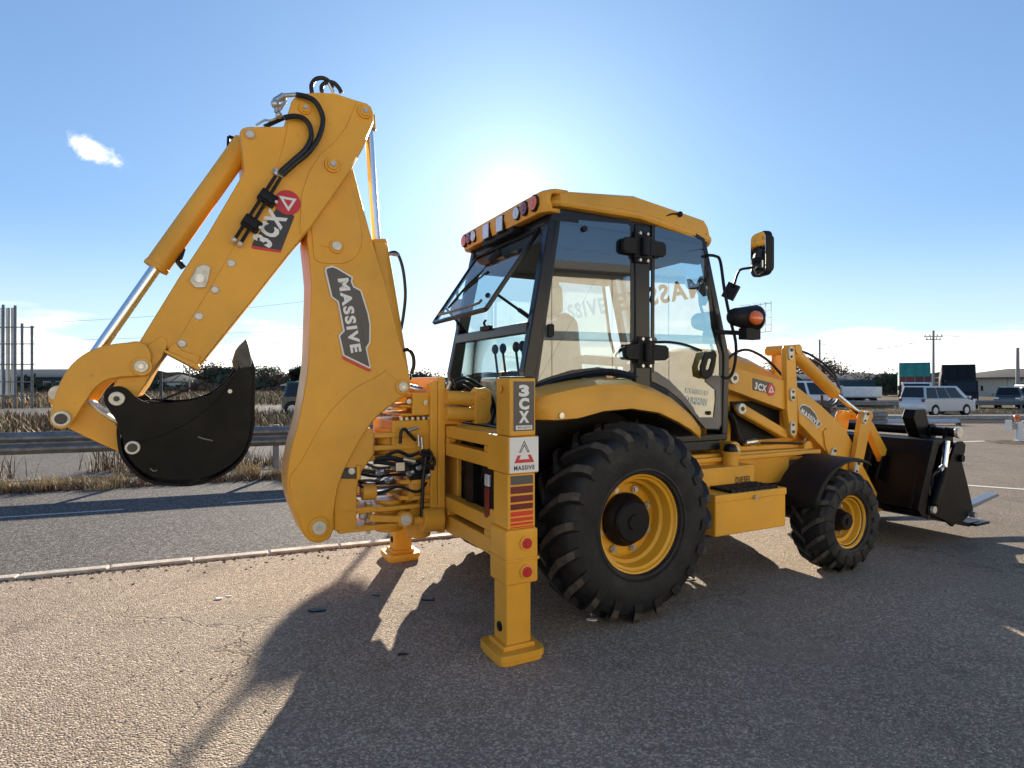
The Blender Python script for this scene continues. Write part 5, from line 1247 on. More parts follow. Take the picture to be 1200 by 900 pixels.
# lot slab with real edge
lotp = [(-70, -60), (80, -60), (80, 26.5), (3.2, 26.5), kp(7.2), kp(-30)]
LOTO = MB().prz(lotp, -.5, 0.0).build("parking_lot", LOT, None, kind="structure")
sheet("road", [kp(-32, .10), kp(7.5, .10), kp(7.5, 5.45), kp(-32, 5.45)], -.125, ROADM)
sheet("road_shoulder", [kp(-32, 5.45), kp(8, 5.45), kp(8, 6.7), kp(-32, 6.7)], -.118, FARG)
sheet("far_road", [kp(-60, 6.75), kp(30, 6.75), kp(30, 15), kp(-60, 15)], -.112, ROADM)
sheet("back_road", [kp(-90, 29), kp(40, 29), kp(40, 44), kp(-90, 44)], -.112, ROADM)
sheet("right_road", [(5, 28.2), (120, 28.2), (120, 40), (5, 40)], -.43, ROADM)
# painted lines
def line(a, b, w, z, nm="painted_line"):
    a = Vector(a); b = Vector(b); n = (b-a).normalized(); n = Vector((-n.y, n.x))*w/2
    n_seg = max(2, int((b-a).length/.25)); P = []; Q = []
    for i in range(n_seg+1):
        p = a+(b-a)*i/n_seg; j = random.uniform(.82, 1.05); P.append((p.x+n.x*j, p.y+n.y*j)); Q.append((p.x-n.x*j, p.y-n.y*j))
    MB().loft([[(x, y, z) for x, y in P], [(x, y, z) for x, y in Q]]).build(nm, LINEW, None, normals=False, kind="structure")
line(kp(-14, 3.44), kp(.12, 3.44), .07, -.121); line(kp(1.37, 3.44), kp(6, 3.44), .07, -.121)
line((6.955,9.118), (8.455,8.22), .14, .004)
line((11.54,15.839), (16.238,17.222), .16, .004)
line((11.555,19.727), (14.457,20.865), .14, .004)
line(kp(-30, 14.4), kp(20, 14.4), .12, -.108)
line((8, 29.0), (90, 29.0), .2, -.426)
# kerb stones
def kerb_block(t0, t1, w=.11, z1=.020, m=KERBM):
    j = random.uniform(-.006, .006)
    a, b, c, d = kp(t0, -.02+j), kp(t1, -.02+j), kp(t1, w-.02+j), kp(t0, w-.02+j)
    return MB().prz([a, b, c, d], -.2, z1+random.uniform(-.004, .004)).build("kerb_stone", m, LOTO, .012)
t = -16.0
for L_ in [.62]*21: kerb_block(t, t+L_-.014); t += L_
for L_ in (.615, .615, .31, .31, .62, .62, .62, .62, .62, .62, .62, .62, .62, .62, .62):
    kerb_block(t, t+L_-.014); t += L_
# low concrete wall across the far edge of the lot
MB().box(4, 78, 26.3, 26.5, -.5, .16).build("low_wall", KERBM, None, .02, kind="structure")
sheet("rail_shadow_strip", [(6, 23.3), (78, 23.9), (78, 26.2), (6, 26.2)], .004, mat("rail_shadow_dark", (.028, .028, .032), .95, spec=.02, bump=.5, bscale=80))  # shadow band of a rail beam, painted as a flat dark sheet
# grit, scraps and leaves lying about
def scrap(px, r, m, label, cat, flat=.25, z=0.0):
    x, y = px; mb = MB(); n = 9; pts = []
    for k in range(n): a = 2*PI*k/n; q = r*random.uniform(.55, 1.1); pts.append((x+q*math.cos(a)*1.5, y+q*math.sin(a)*.8))
    o = mb.prz(pts, z, z+r*flat).build(cat.replace(" ", "_"), m, None, r*.08); tag(o, label, cat)
scrap((-1.334,4.079), .045, BLK, "flat black rubber scrap lying in the lump of shade left of the lit strip", "rubber scrap")
scrap((-0.607,4.289), .045, BLK, "black scrap on the asphalt beside the lit strip near the far stabiliser", "rubber scrap")
scrap((-0.994,4.375), .028, BLK, "tiny black scrap below the far stabiliser foot", "rubber scrap")
scrap((-0.631,3.423), .026, BLK, "small black crumb at the near tip of the lit strip", "rubber scrap")
scrap((-2.11,4.306), .024, WHT, "larger of the two pale paper bits on the sunlit gravel", "paper scrap", .4)
scrap((-2.067,4.357), .014, WHT, "smaller of the two pale paper bits on the sunlit gravel", "paper scrap", .4)
scrap((1.394,4.738), .04, WHT, "white paper scrap under the rear tyre's front edge", "paper scrap", .3)
scrap((0.526,3.917), .03, WHT, "white paper bit under the rear tyre's back edge", "paper scrap", .3)
gr = MB()
for i in range(2600):
    Y = random.uniform(2.0, 9.5); X = random.uniform(-1.0, .95)*Y
    if Y > 4.72+.391*(X+4.04): continue
    r_ = random.uniform(.003, .008); h = r_*random.uniform(.6, 1.1); a = random.uniform(0, 6)
    pts = [(X+r_*math.cos(a+q)*random.uniform(.7, 1.2), Y+r_*math.sin(a+q)*random.uniform(.7, 1.2), 0) for q in (0, 1.5, 3.1, 4.6)]
    gr.add(pts+[(X, Y, h)], [(0,1,4),(1,2,4),(2,3,4),(3,0,4)])
gr.build("loose_grit", mat("grit", (.22, .20, .17), .9, var=.5, vscale=40), None, kind="stuff", angle=5)
# moss and soil caught along the kerb
ms = MB()
for i in range(900):
    tt_ = random.uniform(-6, 4); x, y = kp(tt_, random.gauss(-.05, .03) if random.random() < .7 else random.gauss(-.2, .12)); r_ = random.uniform(.006, .022)
    a = random.uniform(0, 6)
    ms.add([(x+r_*math.cos(a+q), y+r_*math.sin(a+q), 0) for q in (0, 2.1, 4.2)]+[(x, y, r_*.5)], [(0,1,3),(1,2,3),(2,0,3)])
ms.build("kerb_litter", mat("litter", (.11, .075, .045), .9, var=.5, vscale=30), None, kind="stuff")

# ---------------------------------------------------------------- dry grass
def grass(name, n, region, hmin, hmax, m, bend=.5, w=.006, z=-.12):
    g = MB()
    for i in range(n):
        x, y, dens = region()
        h = random.uniform(hmin, hmax)*dens; a = random.uniform(0, 2*PI); b = random.uniform(0, bend)*h
        dx, dy = math.cos(a)*b, math.sin(a)*b; px_, py_ = -math.sin(a)*w, math.cos(a)*w
        z0 = z
        g.add([(x-px_, y-py_, z0), (x+px_, y+py_, z0), (x+dx*.4+px_*.7, y+dy*.4+py_*.7, z0+h*.6), (x+dx*.4-px_*.7, y+dy*.4-py_*.7, z0+h*.6), (x+dx, y+dy, z0+h)], [(0,1,2,3), (3,2,4)])
    return g.build(name, m, None, normals=False, kind="stuff", angle=180)
clumps = [(random.uniform(-12, 9), random.gauss(5.75, .22), random.uniform(.5, 1.0)) for _ in range(46)]
def reg_front():
    c = random.choice(clumps); x, y = kp(c[0]+random.gauss(0, .14), c[1]+random.gauss(0, .10)); return x, y, c[2]
grass("dry_grass", 8500, reg_front, .08, .34, STRAW, .9)
def reg_low(): x, y = kp(random.uniform(-14, 10), random.gauss(5.55, .10)); return x, y, 1
grass("brown_weeds", 9000, reg_low, .04, .13, WEED, 1.2, .008)
cl2 = [(random.uniform(-24, 12), random.uniform(6.9, 7.7), random.uniform(.4, 1.0)) for _ in range(26)] + [(random.uniform(-24, -5.2), random.uniform(6.9, 8.4), random.uniform(.8, 1.3)) for _ in range(60)]
def reg_back():
    c = random.choice(cl2); x, y = kp(c[0]+random.gauss(0, .25), c[1]+random.gauss(0, .15)); return x, y, c[2]
grass("brown_weeds", 8000, reg_back, .15, .8, WEED, .8, .010)
grass("dry_grass", 4500, reg_back, .15, .8, STRAW, .6, .008)
def reg_field(): x, y = kp(random.uniform(-50, 30), random.uniform(15.3, 28.5)); return x, y, 1
grass("dry_grass", 16000, reg_field, .12, .55, STRAW, .6, .025)
grass("brown_weeds", 16000, reg_field, .12, .6, WEED, .8, .03)
def reg_field2(): x, y = kp(random.uniform(-90, 40), random.uniform(44.5, 90)); return x, y, 1
grass("dry_grass", 16000, reg_field2, .3, .9, STRAW, .8, .06)
grass("brown_weeds", 14000, reg_field2, .3, .9, WEED, .8, .07)
def reg_right(): return random.uniform(8, 60), random.uniform(40.3, 43.5), 1
o = grass("dry_grass", 9000, reg_right, .1, .32, STRAW, .6, .02, -.45)

# ---------------------------------------------------------------- guard rails
WB = [(0, .31), (.02, .31), (.075, .25), (.075, .215), (.02, .165), (.02, .145), (.075, .095), (.075, .06), (.02, 0), (0, 0), (.015, .02), (.06, .07), (.06, .085), (.005, .14), (.005, .17), (.06, .225), (.06, .24), (.01, .29)]
def guard_rail(org, d, L_, z0, ground, step, label, sc=1.1, t0=0.0, side=-1):
    d = Vector((d[0], d[1])).normalized(); rt = Empty_ = empty("guard_rail", (org[0], org[1], 0), math.atan2(d.y, d.x), label, "guard rail")
    n = int(L_/step)
    for i in range(n):
        MB().add([(i*step, side*y*sc-.002*(i % 2), z0+z*sc) for y, z in WB] + [((i+1)*step+.03, side*y*sc-.002*(i % 2), z0+z*sc) for y, z in WB],
                 [tuple(range(18)), tuple(range(18, 36))] + [(k, (k+1) % 18, 18+(k+1) % 18, 18+k) for k in range(18)]).build("beam", GALV, rt, 0, 25)
    pm = MB().cyl((0, .06, ground-.1), (0, .06, z0+.33*sc), .055, n=14).box(-.04, .04, -.02, .06, z0+.06, z0+.26)
    p = pm.build("rail_post", GALV, rt, .004)
    bm2 = MB()
    for dx in (-.06, .06):
        for zz in (.09, .25): bm2.cyl((dx, -.02*sc*1, z0+zz*sc), (dx, -.035, z0+zz*sc), .014, n=8)
    bl_ = bm2.build("rail_bolts", DKM, p)
    p.location = (t0, 0, 0)
    k = t0 + step
    while k < n*step:
        q = p.copy(); COL.objects.link(q); q.parent = rt; q.location = (k, 0, 0)
        q2 = bl_.copy(); COL.objects.link(q2); q2.parent = q
        k += step
guard_rail(kp(-14.4, 5.92), KD, 34, .42, -.12, 2.15, "long galvanised guard rail beside the road behind the digging bucket", 1.15, 1.35)
guard_rail((8.0, 41.6), (1, .02), 48, .06, -.45, 3.0, "grey guard rail on the far side of the right hand road before the parked trucks", 1.1, 1.0)
# pipe barrier seen behind the loader arm
pb = empty("pipe_barrier", (10.5, 22.6, 0), 0.0, "low pale blue pipe barrier across the lot left of the loader bucket", "barrier")
BLP = mat("pale_blue_paint", (.42, .47, .55), .4)
for k in range(4): MB().cyl((k*1.6, 0, .14), (k*1.6+1.57, 0, .14), .085, n=14).build("pipe", BLP, pb)
for k in range(5): MB().box(k*1.6-.05, k*1.6+.02, -.1, .1, -.0, .08).build("pipe_foot", DKM, pb)

# folding gate barrier at the right edge
X0_, Y0_ = (13.753,16.194)
bg = empty("gate_barrier", (X0_, Y0_, 0), 0.0, "white folding gate barrier with an orange lamp on its post at the right edge", "barrier")
MB().box(-.075, .075, -.05, .05, 0, .52).box(-.10, .10, -.09, .09, 0, .03).build("barrier_post", CARW, bg, .01)
MB().box(-.37, -.21, -.02, .02, .28, .58).build("sign_panel", CARW, bg, .006)
for k in range(3): MB().bar((-.22, .0, .30+.08*k), (-.06, .0, .38+.08*k), .02, .02).bar((-.22, .02, .42+.05*k), (-.06, .02, .32+.06*k), .02, .02).build("lattice_bar", GALV, bg)
for z in (.52, .30): MB().box(.075, 1.5, -.02, .02, z, z+.05).build("gate_rail", CARW, bg, .004)
MB().cyl((-.06, 0, .55), (-.06, 0, .60), .05, n=14).sphere((-.06, 0, .66), .075, 14, 8, .9).build("lamp", ORG, bg)
MB().prz([(X0_-1.1, Y0_-.7), (X0_-.3, Y0_-1.1), (X0_+1.6, Y0_-1.2), (X0_+3, Y0_+.2), (X0_+1, Y0_+.6), (X0_-.9, Y0_+.1)], .0, .008).build("dirt_patch", FARG, None, kind="structure")

# ---------------------------------------------------------------- vehicles
def car(name, label, cat, loc, rz, low, gh, W, paintm, wheels, wr=.31, group=None, roofm=None, sidewins=((.04,.30),(.34,.62),(.66,.92)), winm=WIN, detail=True):
    """low: side outline (x,z) of the lower body; gh: (xr0,xf0,xr1,xf1,zb,zt) greenhouse"""
    rt = empty(name, loc, rz, label, cat, group)
    h = W/2
    MB().pry(low, -h, h).build("body", paintm, rt, .05, segs=3)
    xr0, xf0, xr1, xf1, zb, zt = gh; hi = h-.03; ht = h-.17
    MB().add([(xr0,-hi,zb),(xf0,-hi,zb),(xf0,hi,zb),(xr0,hi,zb),(xr1,-ht,zt),(xf1,-ht,zt),(xf1,ht,zt),(xr1,ht,zt)], [(0,3,2,1),(4,5,6,7),(0,1,5,4),(1,2,6,5),(2,3,7,6),(3,0,4,7)]).build("cabin", roofm or paintm, rt, .05, segs=3)
    def sp(a, b, s, off=.012):
        x = (xr0+(xf0-xr0)*a)*(1-b) + (xr1+(xf1-xr1)*a)*b; y = s*(hi*(1-b)+ht*b+off); return (x, y, zb+(zt-zb)*b)
    for s in (-1, 1):
        for a, b in sidewins:
            A = [sp(a, .06, s), sp(b, .06, s), sp(b, .88, s), sp(a, .88, s)]; B = [(p[0], p[1]-s*.03, p[2]) for p in A]
            MB()._pr(A, B).build("side_window", winm, rt, .01)
    for (e0, e1, nm, sg) in ((xr0, xr1, "rear_window", -1), (xf0, xf1, "windscreen", 1)):
        A = []
        for b, hy in ((.10, .90), (.90, .84)):
            x = e0*(1-b)+e1*b + sg*.012; hw = (hi*(1-b)+ht*b)*hy
            A += [(x, -hw, zb+(zt-zb)*b), (x, hw, zb+(zt-zb)*b)]
        A = [A[0], A[1], A[3], A[2]]; MB()._pr(A, [(p[0]-sg*.03, p[1], p[2]) for p in A]).build(nm, winm, rt, .01)
    for wx in wheels:
        for s in (-1, 1):
            MB().cyl((wx, s*(h-.22), wr+.03), (wx, s*(h+.002), wr+.03), wr+.055, n=28).build("wheel_arch", DKM, rt)
            w = MB().cyl((wx, s*(h-.20), wr), (wx, s*(h+.008), wr), wr, n=24).build("wheel", RUB, rt, .02)
            MB().cyl((wx, s*(h+.007), wr), (wx, s*(h+.016), wr), wr*.66, n=20).build("rim", STL, w)
    x0 = min(p[0] for p in low); x1 = max(p[0] for p in low); zl = zb-.16
    for s in (-1, 1):
        MB().box(x0-.008, x0+.06, s*h*.72 if s > 0 else -h*.98, h*.98 if s > 0 else -h*.72, zl-.02, zl+.16).build("tail_light", REDL, rt, .01)
        MB().box(x1-.10, x1+.010, s*h*.60 if s > 0 else -h*.96, h*.96 if s > 0 else -h*.60, zl-.10, zl+.04).build("headlight", CLR, rt, .01)
        MB().box(xf0-.30, xf0-.12, s*h*1.02 if s > 0 else -h*1.02-.16, h*1.02+.16 if s > 0 else -h*1.02, zb+.02, zb+.18).build("door_mirror", paintm, rt, .02)
    MB().box(x0-.012, x0+.02, -.25, .25, .55, .68).build("number_plate", WHT, rt)
    MB().box(x1-.05, x1+.012, -.35, .35, .38, .56).build("grille", DKM, rt, .01)
    return rt
mv = [(-2.3, .28), (-2.33, .95), (-2.27, 1.06), (1.45, 1.06), (2.08, .93), (2.28, .74), (2.32, .30), (2.2, .24), (-2.2, .24)]
def GPz(px, py, z): r_ = ((px-600)/700, (450-py)/700); d = (z-1.55)/r_[1]; return (r_[0]*d, d, z)
gB = -.45
car("minivan", "silver white minivan driving right on the road beyond the loader bucket", "minivan", ((27.493,39.437)[0]-.15, 38.4, -.42), R(20), mv, (-2.28, 1.72, -2.10, .80, 1.04, 1.84), 1.74, CARS, (-1.42, 1.42), sidewins=((.03,.29),(.305,.56),(.575,.88)))
van = [(-2.35, .30), (-2.38, 1.15), (-2.35, 1.2), (2.15, 1.2), (2.32, .95), (2.36, .30)]
car("delivery_van", "white high roofed van parked behind the yellow loader arm", "van", (21.0, 43.9, -.45), R(-14), van, (-2.36, 2.18, -2.25, 1.75, 1.18, 2.22), 1.85, CARW, (-1.45, 1.45))
car("delivery_van", "white van facing the road at the far right edge beside the dark kei car", "van", (43.9, 50.5, -.45), R(-118), [(-2.0,.3),(-2.0,1.1),(1.75,1.15),(1.95,.9),(1.98,.3)], (-1.98, 1.8, -1.9, 1.45, 1.12, 1.95), 1.75, CARW, (-1.2, 1.3))
car("parked_car", "small dark teal van parked nose out between the black tipper and the white van", "car", (41.0, 49.2, -.45), R(-135), [(-1.9,.3),(-1.9,1.05),(1.3,1.08),(1.85,.88),(1.9,.3)], (-1.88, 1.4, -1.8, .9, 1.04, 1.75), 1.70, CARK, (-1.2, 1.2))
car("suv", "dark green off-road car behind the boom seen from its rear corner", "suv", (-9.95, 32.2, -.14), R(8), [(-2.15,.40),(-2.2,.85),(-2.1,1.06),(1.2,1.06),(2.1,.95),(2.2,.45)], (-2.12, 1.2, -1.92, .55, 1.04, 1.82), 1.8, CARG, (-1.62, 1.35), wr=.36)
car("parked_car", "pale hatchback half hidden between the green tipper and the minivan roof", "car", (33.2, 47.5, -.45), R(-125), [(-1.9,.3),(-1.9,1.0),(1.1,1.02),(1.8,.85),(1.85,.3)], (-1.85, 1.2, -1.6, .6, 1.0, 1.5), 1.68, CARS, (-1.2, 1.2))
car("parked_car", "small grey kei van parked left of the minivan beyond the guard rail", "car", (25.8, 50, -.45), R(-150), [(-1.6,.3),(-1.6,1.05),(1.3,1.08),(1.65,.9),(1.68,.3)], (-1.58, 1.4, -1.5, 1.05, 1.05, 1.85), 1.5, GALV, (-1.0, 1.1))
def truck(name, label, loc, rz, cabm, bed, bedm, bedm2, raise_, Wd=2.15, cabh=2.15):
    rt = empty(name, loc, rz, label, "truck"); h = Wd/2
    cp = [(0,.55),(0,cabh-.15),(.15,cabh),(1.35,cabh),(1.62,1.35),(1.70,1.15),(1.70,.42),(1.5,.35),(.2,.45)]
    c_ = MB().pry(cp, -h+.08, h-.08).build("cab", cabm, rt, .05, segs=3)
    MB()._pr([(1.40,-h*.80,cabh-.12),(1.40,h*.80,cabh-.12),(1.645,h*.84,1.36),(1.645,-h*.84,1.36)], [(1.36,-h*.80,cabh-.12),(1.36,h*.80,cabh-.12),(1.60,h*.84,1.36),(1.60,-h*.84,1.36)]).build("windscreen", WIN, c_, .01)
    for s in (-1, 1):
        MB().box(.45, 1.30, s*(h-.085) if s > 0 else -(h-.065), (h-.065) if s > 0 else -(h-.085), 1.30, cabh-.18).build("side_window", WIN, c_, .01)
        MB().box(1.66, 1.73, s*h*.72-.14, s*h*.72+.14, .62, .80).build("headlight", CLR, c_, .02)
        MB().bar((1.5, s*(h-.08), 1.9), (1.62, s*(h+.14), 1.85), .02, .02).box(1.58, 1.64, s*(h+.14)-.08, s*(h+.14)+.08, 1.45, 1.85).build("door_mirror", DKM, c_, .01)
    MB().box(1.66, 1.78, -h+.06, h-.06, .35, .58).build("bumper", DKM if cabm == BLK else WHT, rt, .03)
    MB().box(1.69, 1.715, -h*.55, h*.55, .85, 1.10).build("grille", DKM, c_, .02)
    MB().box(-3.9, 1.2, -.4, .4, .45, .68).build("chassis", DKM, rt, .02)
    for wx in (.95, -2.6):
        for s in (-1, 1):
            w = MB().cyl((wx, s*(h-.32), .42), (wx, s*(h-.06), .42), .42, n=22).build("wheel", RUB, rt, .03); MB().cyl((wx, s*(h-.06), .42), (wx, s*(h-.045), .42), .25, n=16).build("rim", STL, w)
    # bed, hinged at the tail and tipped up
    bl0, bh = bed
    b = MB()
    ca, sa = math.cos(raise_), math.sin(raise_); P = lambda x, y, z: (-3.9 + (x+3.9)*ca - z*sa, y, .75 + (x+3.9)*sa + z*ca)
    def bx(x0, x1, y0, y1, z0, z1, nm, m):
        v_ = [P(x, y, z) for z in (z0, z1) for x, y in ((x0,y0),(x1,y0),(x1,y1),(x0,y1))]
        return MB().add(v_, [(0,3,2,1),(4,5,6,7),(0,1,5,4),(1,2,6,5),(2,3,7,6),(3,0,4,7)]).build(nm, m, rt, .02)
    bx(-3.9, -3.9+bl0, -h, h, 0, .10, "bed_floor", bedm2)
    fb = bx(-3.9+bl0-.08, -3.9+bl0, -h, h, .1, bh*.40, "bed_front_lower", bedm2)
    bx(-3.9+bl0-.08, -3.9+bl0, -h, h, bh*.40+.01, bh, "bed_front_panel", bedm)
    bx(-3.9+bl0-.10, -3.9+bl0+.03, -h-.03, h+.03, bh, bh+.10, "bed_top_rail", bedm)
    for s in (-1, 1): bx(-3.9, -3.9+bl0-.08, s*h-.04, s*h+.04, .1, bh, "bed_side", bedm)
    for k in range(-1, 2): bx(-3.9+bl0, -3.9+bl0+.05, k*h*.6-.04, k*h*.6+.04, .1, bh, "bed_rib", bedm)
    if raise_ > .05: MB().cyl((-1.6, 0, .6), P(-1.2, 0, 0), .09, n=12).build("tipping_ram", STL, rt)
    return rt
truck("tipper_truck", "tipper truck with green and dark red body raised behind its pale cab", (35.0, 51.8, -.45), R(-121), CARW, (3.3, 2.05), TEAL, MARO, R(20), 2.25)
truck("tipper_truck", "black tipper truck with its black body raised, facing the road", (37.8, 50.4, -.45), R(-122), BLK, (3.3, 2.0), BLK, BLK, R(16), 2.3, 2.3)
ft = truck("flatbed_truck", "white flatbed truck parked beyond the road, left of the minivan", (29.5, 55, -.45), R(180), CARW, (3.6, 1.0), WWALL, GWALL, 0.0, 2.1)
cr_ = empty("crane_truck", (31.3, 58, -.45), R(180), "truck mounted crane with its dark boom raised above the parked trucks", "crane truck")
MB().box(-2.5, 1.8, -1.05, 1.05, .7, 1.1).build("deck", GWALL, cr_, .03)
MB().pry([(1.9,.5),(1.9,2.3),(3.2,2.3),(3.5,1.4),(3.5,.5)], -1.0, 1.0).build("cab", CARK, cr_, .05)
for wx in (2.7, -1.4):
    for s in (-1, 1): MB().cyl((wx, s*.75, .42), (wx, s*1.02, .42), .42, n=18).build("wheel", RUB, cr_, .02)
MB().box(.4, 1.0, -.35, .35, 1.1, 2.0).build("crane_column", GWALL, cr_, .03)
cb = MB().bar((.6, 0, 1.9), (2.9, 0, 4.3), .26, .30).bar((2.8, 0, 4.2), (3.0, 0, 4.15), .3, .3).build("crane_boom", DKM, cr_, .03)
MB().cyl((2.95, 0, 4.2), (2.95, 0, 3.6), .03, n=8).sphere((2.95, 0, 3.5), .13, 8, 6).build("crane_hook", DKM, cb)
for i, (x_, y_, w_, m_, lb) in enumerate(((24.5, 57, 2.2, GWALL, "grey container behind the white flatbed truck"), (34.6, 60, 2.0, ROOFB, "blue shed box between the crane and the green tipper"))):
    o = MB().box(x_-w_, x_+w_, y_, y_+2.4, -.45, 1.9).build("container", m_, None, .04); tag(o, lb, "container")

# ---------------------------------------------------------------- far buildings
def building(name, label, X0, X1, Y0, Y1, zb, ze, zr, wallm, roofm, over=.5, hip=True, wins=0, cat="house", rz=0, winz=(.35,.7)):
    cx, cy = (X0+X1)/2, (Y0+Y1)/2; rt = empty(name, (cx, cy, zb), rz, label, cat)
    hx, hy = (X1-X0)/2, (Y1-Y0)/2; h = ze-zb
    MB().box(-hx, hx, -hy, hy, -.5, h).build("wall", wallm, rt, .03)
    r = zr-zb; k = min(hy, hx)*.9 if hip else 0
    MB().add([(-hx-over,-hy-over,h),(hx+over,-hy-over,h),(hx+over,hy+over,h),(-hx-over,hy+over,h),(-hx+k-(0 if hip else over),0,r),(hx-k+(0 if hip else over),0,r),
              (-hx-over,-hy-over,h-.15),(hx+over,-hy-over,h-.15),(hx+over,hy+over,h-.15),(-hx-over,hy+over,h-.15)],
             [(0,1,5,4),(1,2,5),(2,3,4,5),(3,0,4),(6,7,1,0),(7,8,2,1),(8,9,3,2),(9,6,0,3),(6,9,8,7)]).build("roof", roofm, rt)
    for i in range(wins):
        x = -hx + (i+.5)*2*hx/wins; w = min(.7, hx/wins*.55)
        fo = MB().box(x-w-.08, x+w+.08, -hy-.06, -hy+.02, h*winz[0]-.08, h*winz[1]+.08).build("window", WHT if wallm != WWALL else GREYP, rt, .01)
        MB().box(x-w, x+w, -hy-.08, -hy-.05, h*winz[0], h*winz[1]).build("pane", WIN, fo)
        MB().box(x-.025, x+.025, -hy-.09, -hy-.075, h*winz[0], h*winz[1]).build("mullion", GREYP, fo)
    return rt
b = building("workshop", "pale single storey building with grey hipped roof behind the black tipper", 76, 108, 92, 106, -.45, 2.6, 4.1, CWALL, ROOFG, .9, True, 6, "building")
MB().box(-5.5, -3.0, -2, 0, 3.6, 5.6).build("chimney", WWALL, b, .03)
MB().box(-11.2, -9.4, -7.12, -6.9, .0, 2.5).build("door", DWALL, b, .02)
for k in range(15): MB().box(-15.8+2.2*k, -15.7+2.2*k, -7.06, -6.98, 0, 3.0).build("wall_seam", GWALL, b)
b = building("long_building", "long low dark building with a blue roof beyond the weeds at far left", -112, -88, 120, 134, -.2, 2.9, 4.7, DWALL, ROOFB, .6, False, 9, "building", R(-6))
MB().box(-9, 9, -7.1, -7.0, .6, 1.0).build("banner", WWALL, b)
building("house", "small white house among the trees framed by the dipper and bucket", -66.5, -61, 112, 118, -.2, 2.0, 3.4, WWALL, ROOFG, .4, True, 2)
building("house", "low cream house behind trees left of the digging bucket tooth", -57.5, -53, 120, 126, -.2, 1.5, 2.6, CWALL, ROOFD, .4, True, 2)
building("house", "grey blue house with a dark hipped roof right of the boom pin", -17.8, -12.3, 100, 108, -.2, 1.4, 2.6, GWALL, ROOFD, .5, True, 3)
building("house", "wide low house behind the dark green car", -46, -37, 118, 124, -.2, 1.2, 2.2, GWALL, ROOFB, .5, True, 3)
building("house", "blue roofed shed beyond the white van and crane", 58, 66, 118, 126, -.4, 2.2, 3.6, GWALL, ROOFB, .5, False, 2)
building("house", "long grey roofed house between crane boom and green tipper", 84, 96, 150, 158, -.4, 2.6, 4.4, CWALL, ROOFG, .5, True, 3)
# the warehouse that faces the machine from behind the camera, seen in the cab glass
wh = empty("warehouse", (20, 3, 0), R(-143.1), "cream panel clad warehouse facing the loader, mirrored in its cab glass", "warehouse")
PW = mat("panel_cream", (.60, .57, .46), .6, var=.05)
for k in range(22):
    MB().box(-2+2*k, -2+2*k+1.98, 0, .15, 0, 2.85).build("wall_panel", PW, wh, .01)
    MB().box(-2+2*k, -2+2*k+1.98, .02, .15, 3.12, 4.9).build("wall_panel", PW, wh, .01)
MB().box(-2, 42, -.06, .12, 2.87, 3.10).build("dark_band", DWALL, wh)
MB().box(-2, 42, .2, 14, 0, 4.8).build("warehouse_hall", PW, wh)
MB().box(-2.4, 42.4, -.4, 14.4, 4.9, 5.15).build("warehouse_roof", ROOFG, wh, .03)

# ---------------------------------------------------------------- trees
def tree(x, y, zb, h, w, m, label, n=1500, leaf=.28, trunk=True, name="tree", seed=0, cat="tree", low=.15):
    rnd = random.Random(seed); rt = empty(name, (x, y, zb), rnd.uniform(0, 6), label, cat)
    tk = MB()
    tk.cyl((0, 0, -.2), (0, 0, h*.5), w*.045+.06, w*.02+.03, 8)
    for k in range(6):
        a = rnd.uniform(0, 6.28); tk.cyl((0, 0, h*rnd.uniform(.2, .45)), (math.cos(a)*w*.32, math.sin(a)*w*.32, h*rnd.uniform(.55, .9)), w*.016+.02, .01, 6)
    tk.build("trunk", BARK, rt)
    cls = [(rnd.gauss(0, w*.22), rnd.gauss(0, w*.22), h*rnd.uniform(low+.1, .93), rnd.uniform(.10, .22)*w) for _ in range(34)]
    cls = [c for c in cls if (c[0]**2+c[1]**2) < (w*.5)**2*(1.15-((c[2]/h)-.55)**2*2.2)]
    g = MB()
    for i in range(n):
        c = rnd.choice(cls); p = Vector((c[0]+rnd.gauss(0, c[3]*.6), c[1]+rnd.gauss(0, c[3]*.6), c[2]+rnd.gauss(0, c[3]*.5)))
        a = Vector((rnd.gauss(0, 1), rnd.gauss(0, 1), rnd.gauss(0, 1))).normalized(); b_ = a.orthogonal().normalized(); l_ = leaf*rnd.uniform(.5, 1.3)
        g.add([p-a*l_*.5, p+b_*l_*.3, p+a*l_*.5, p-b_*l_*.3], [(0,1,2,3)])
    g.build("crown", m, rt, normals=False, angle=180)
    return rt
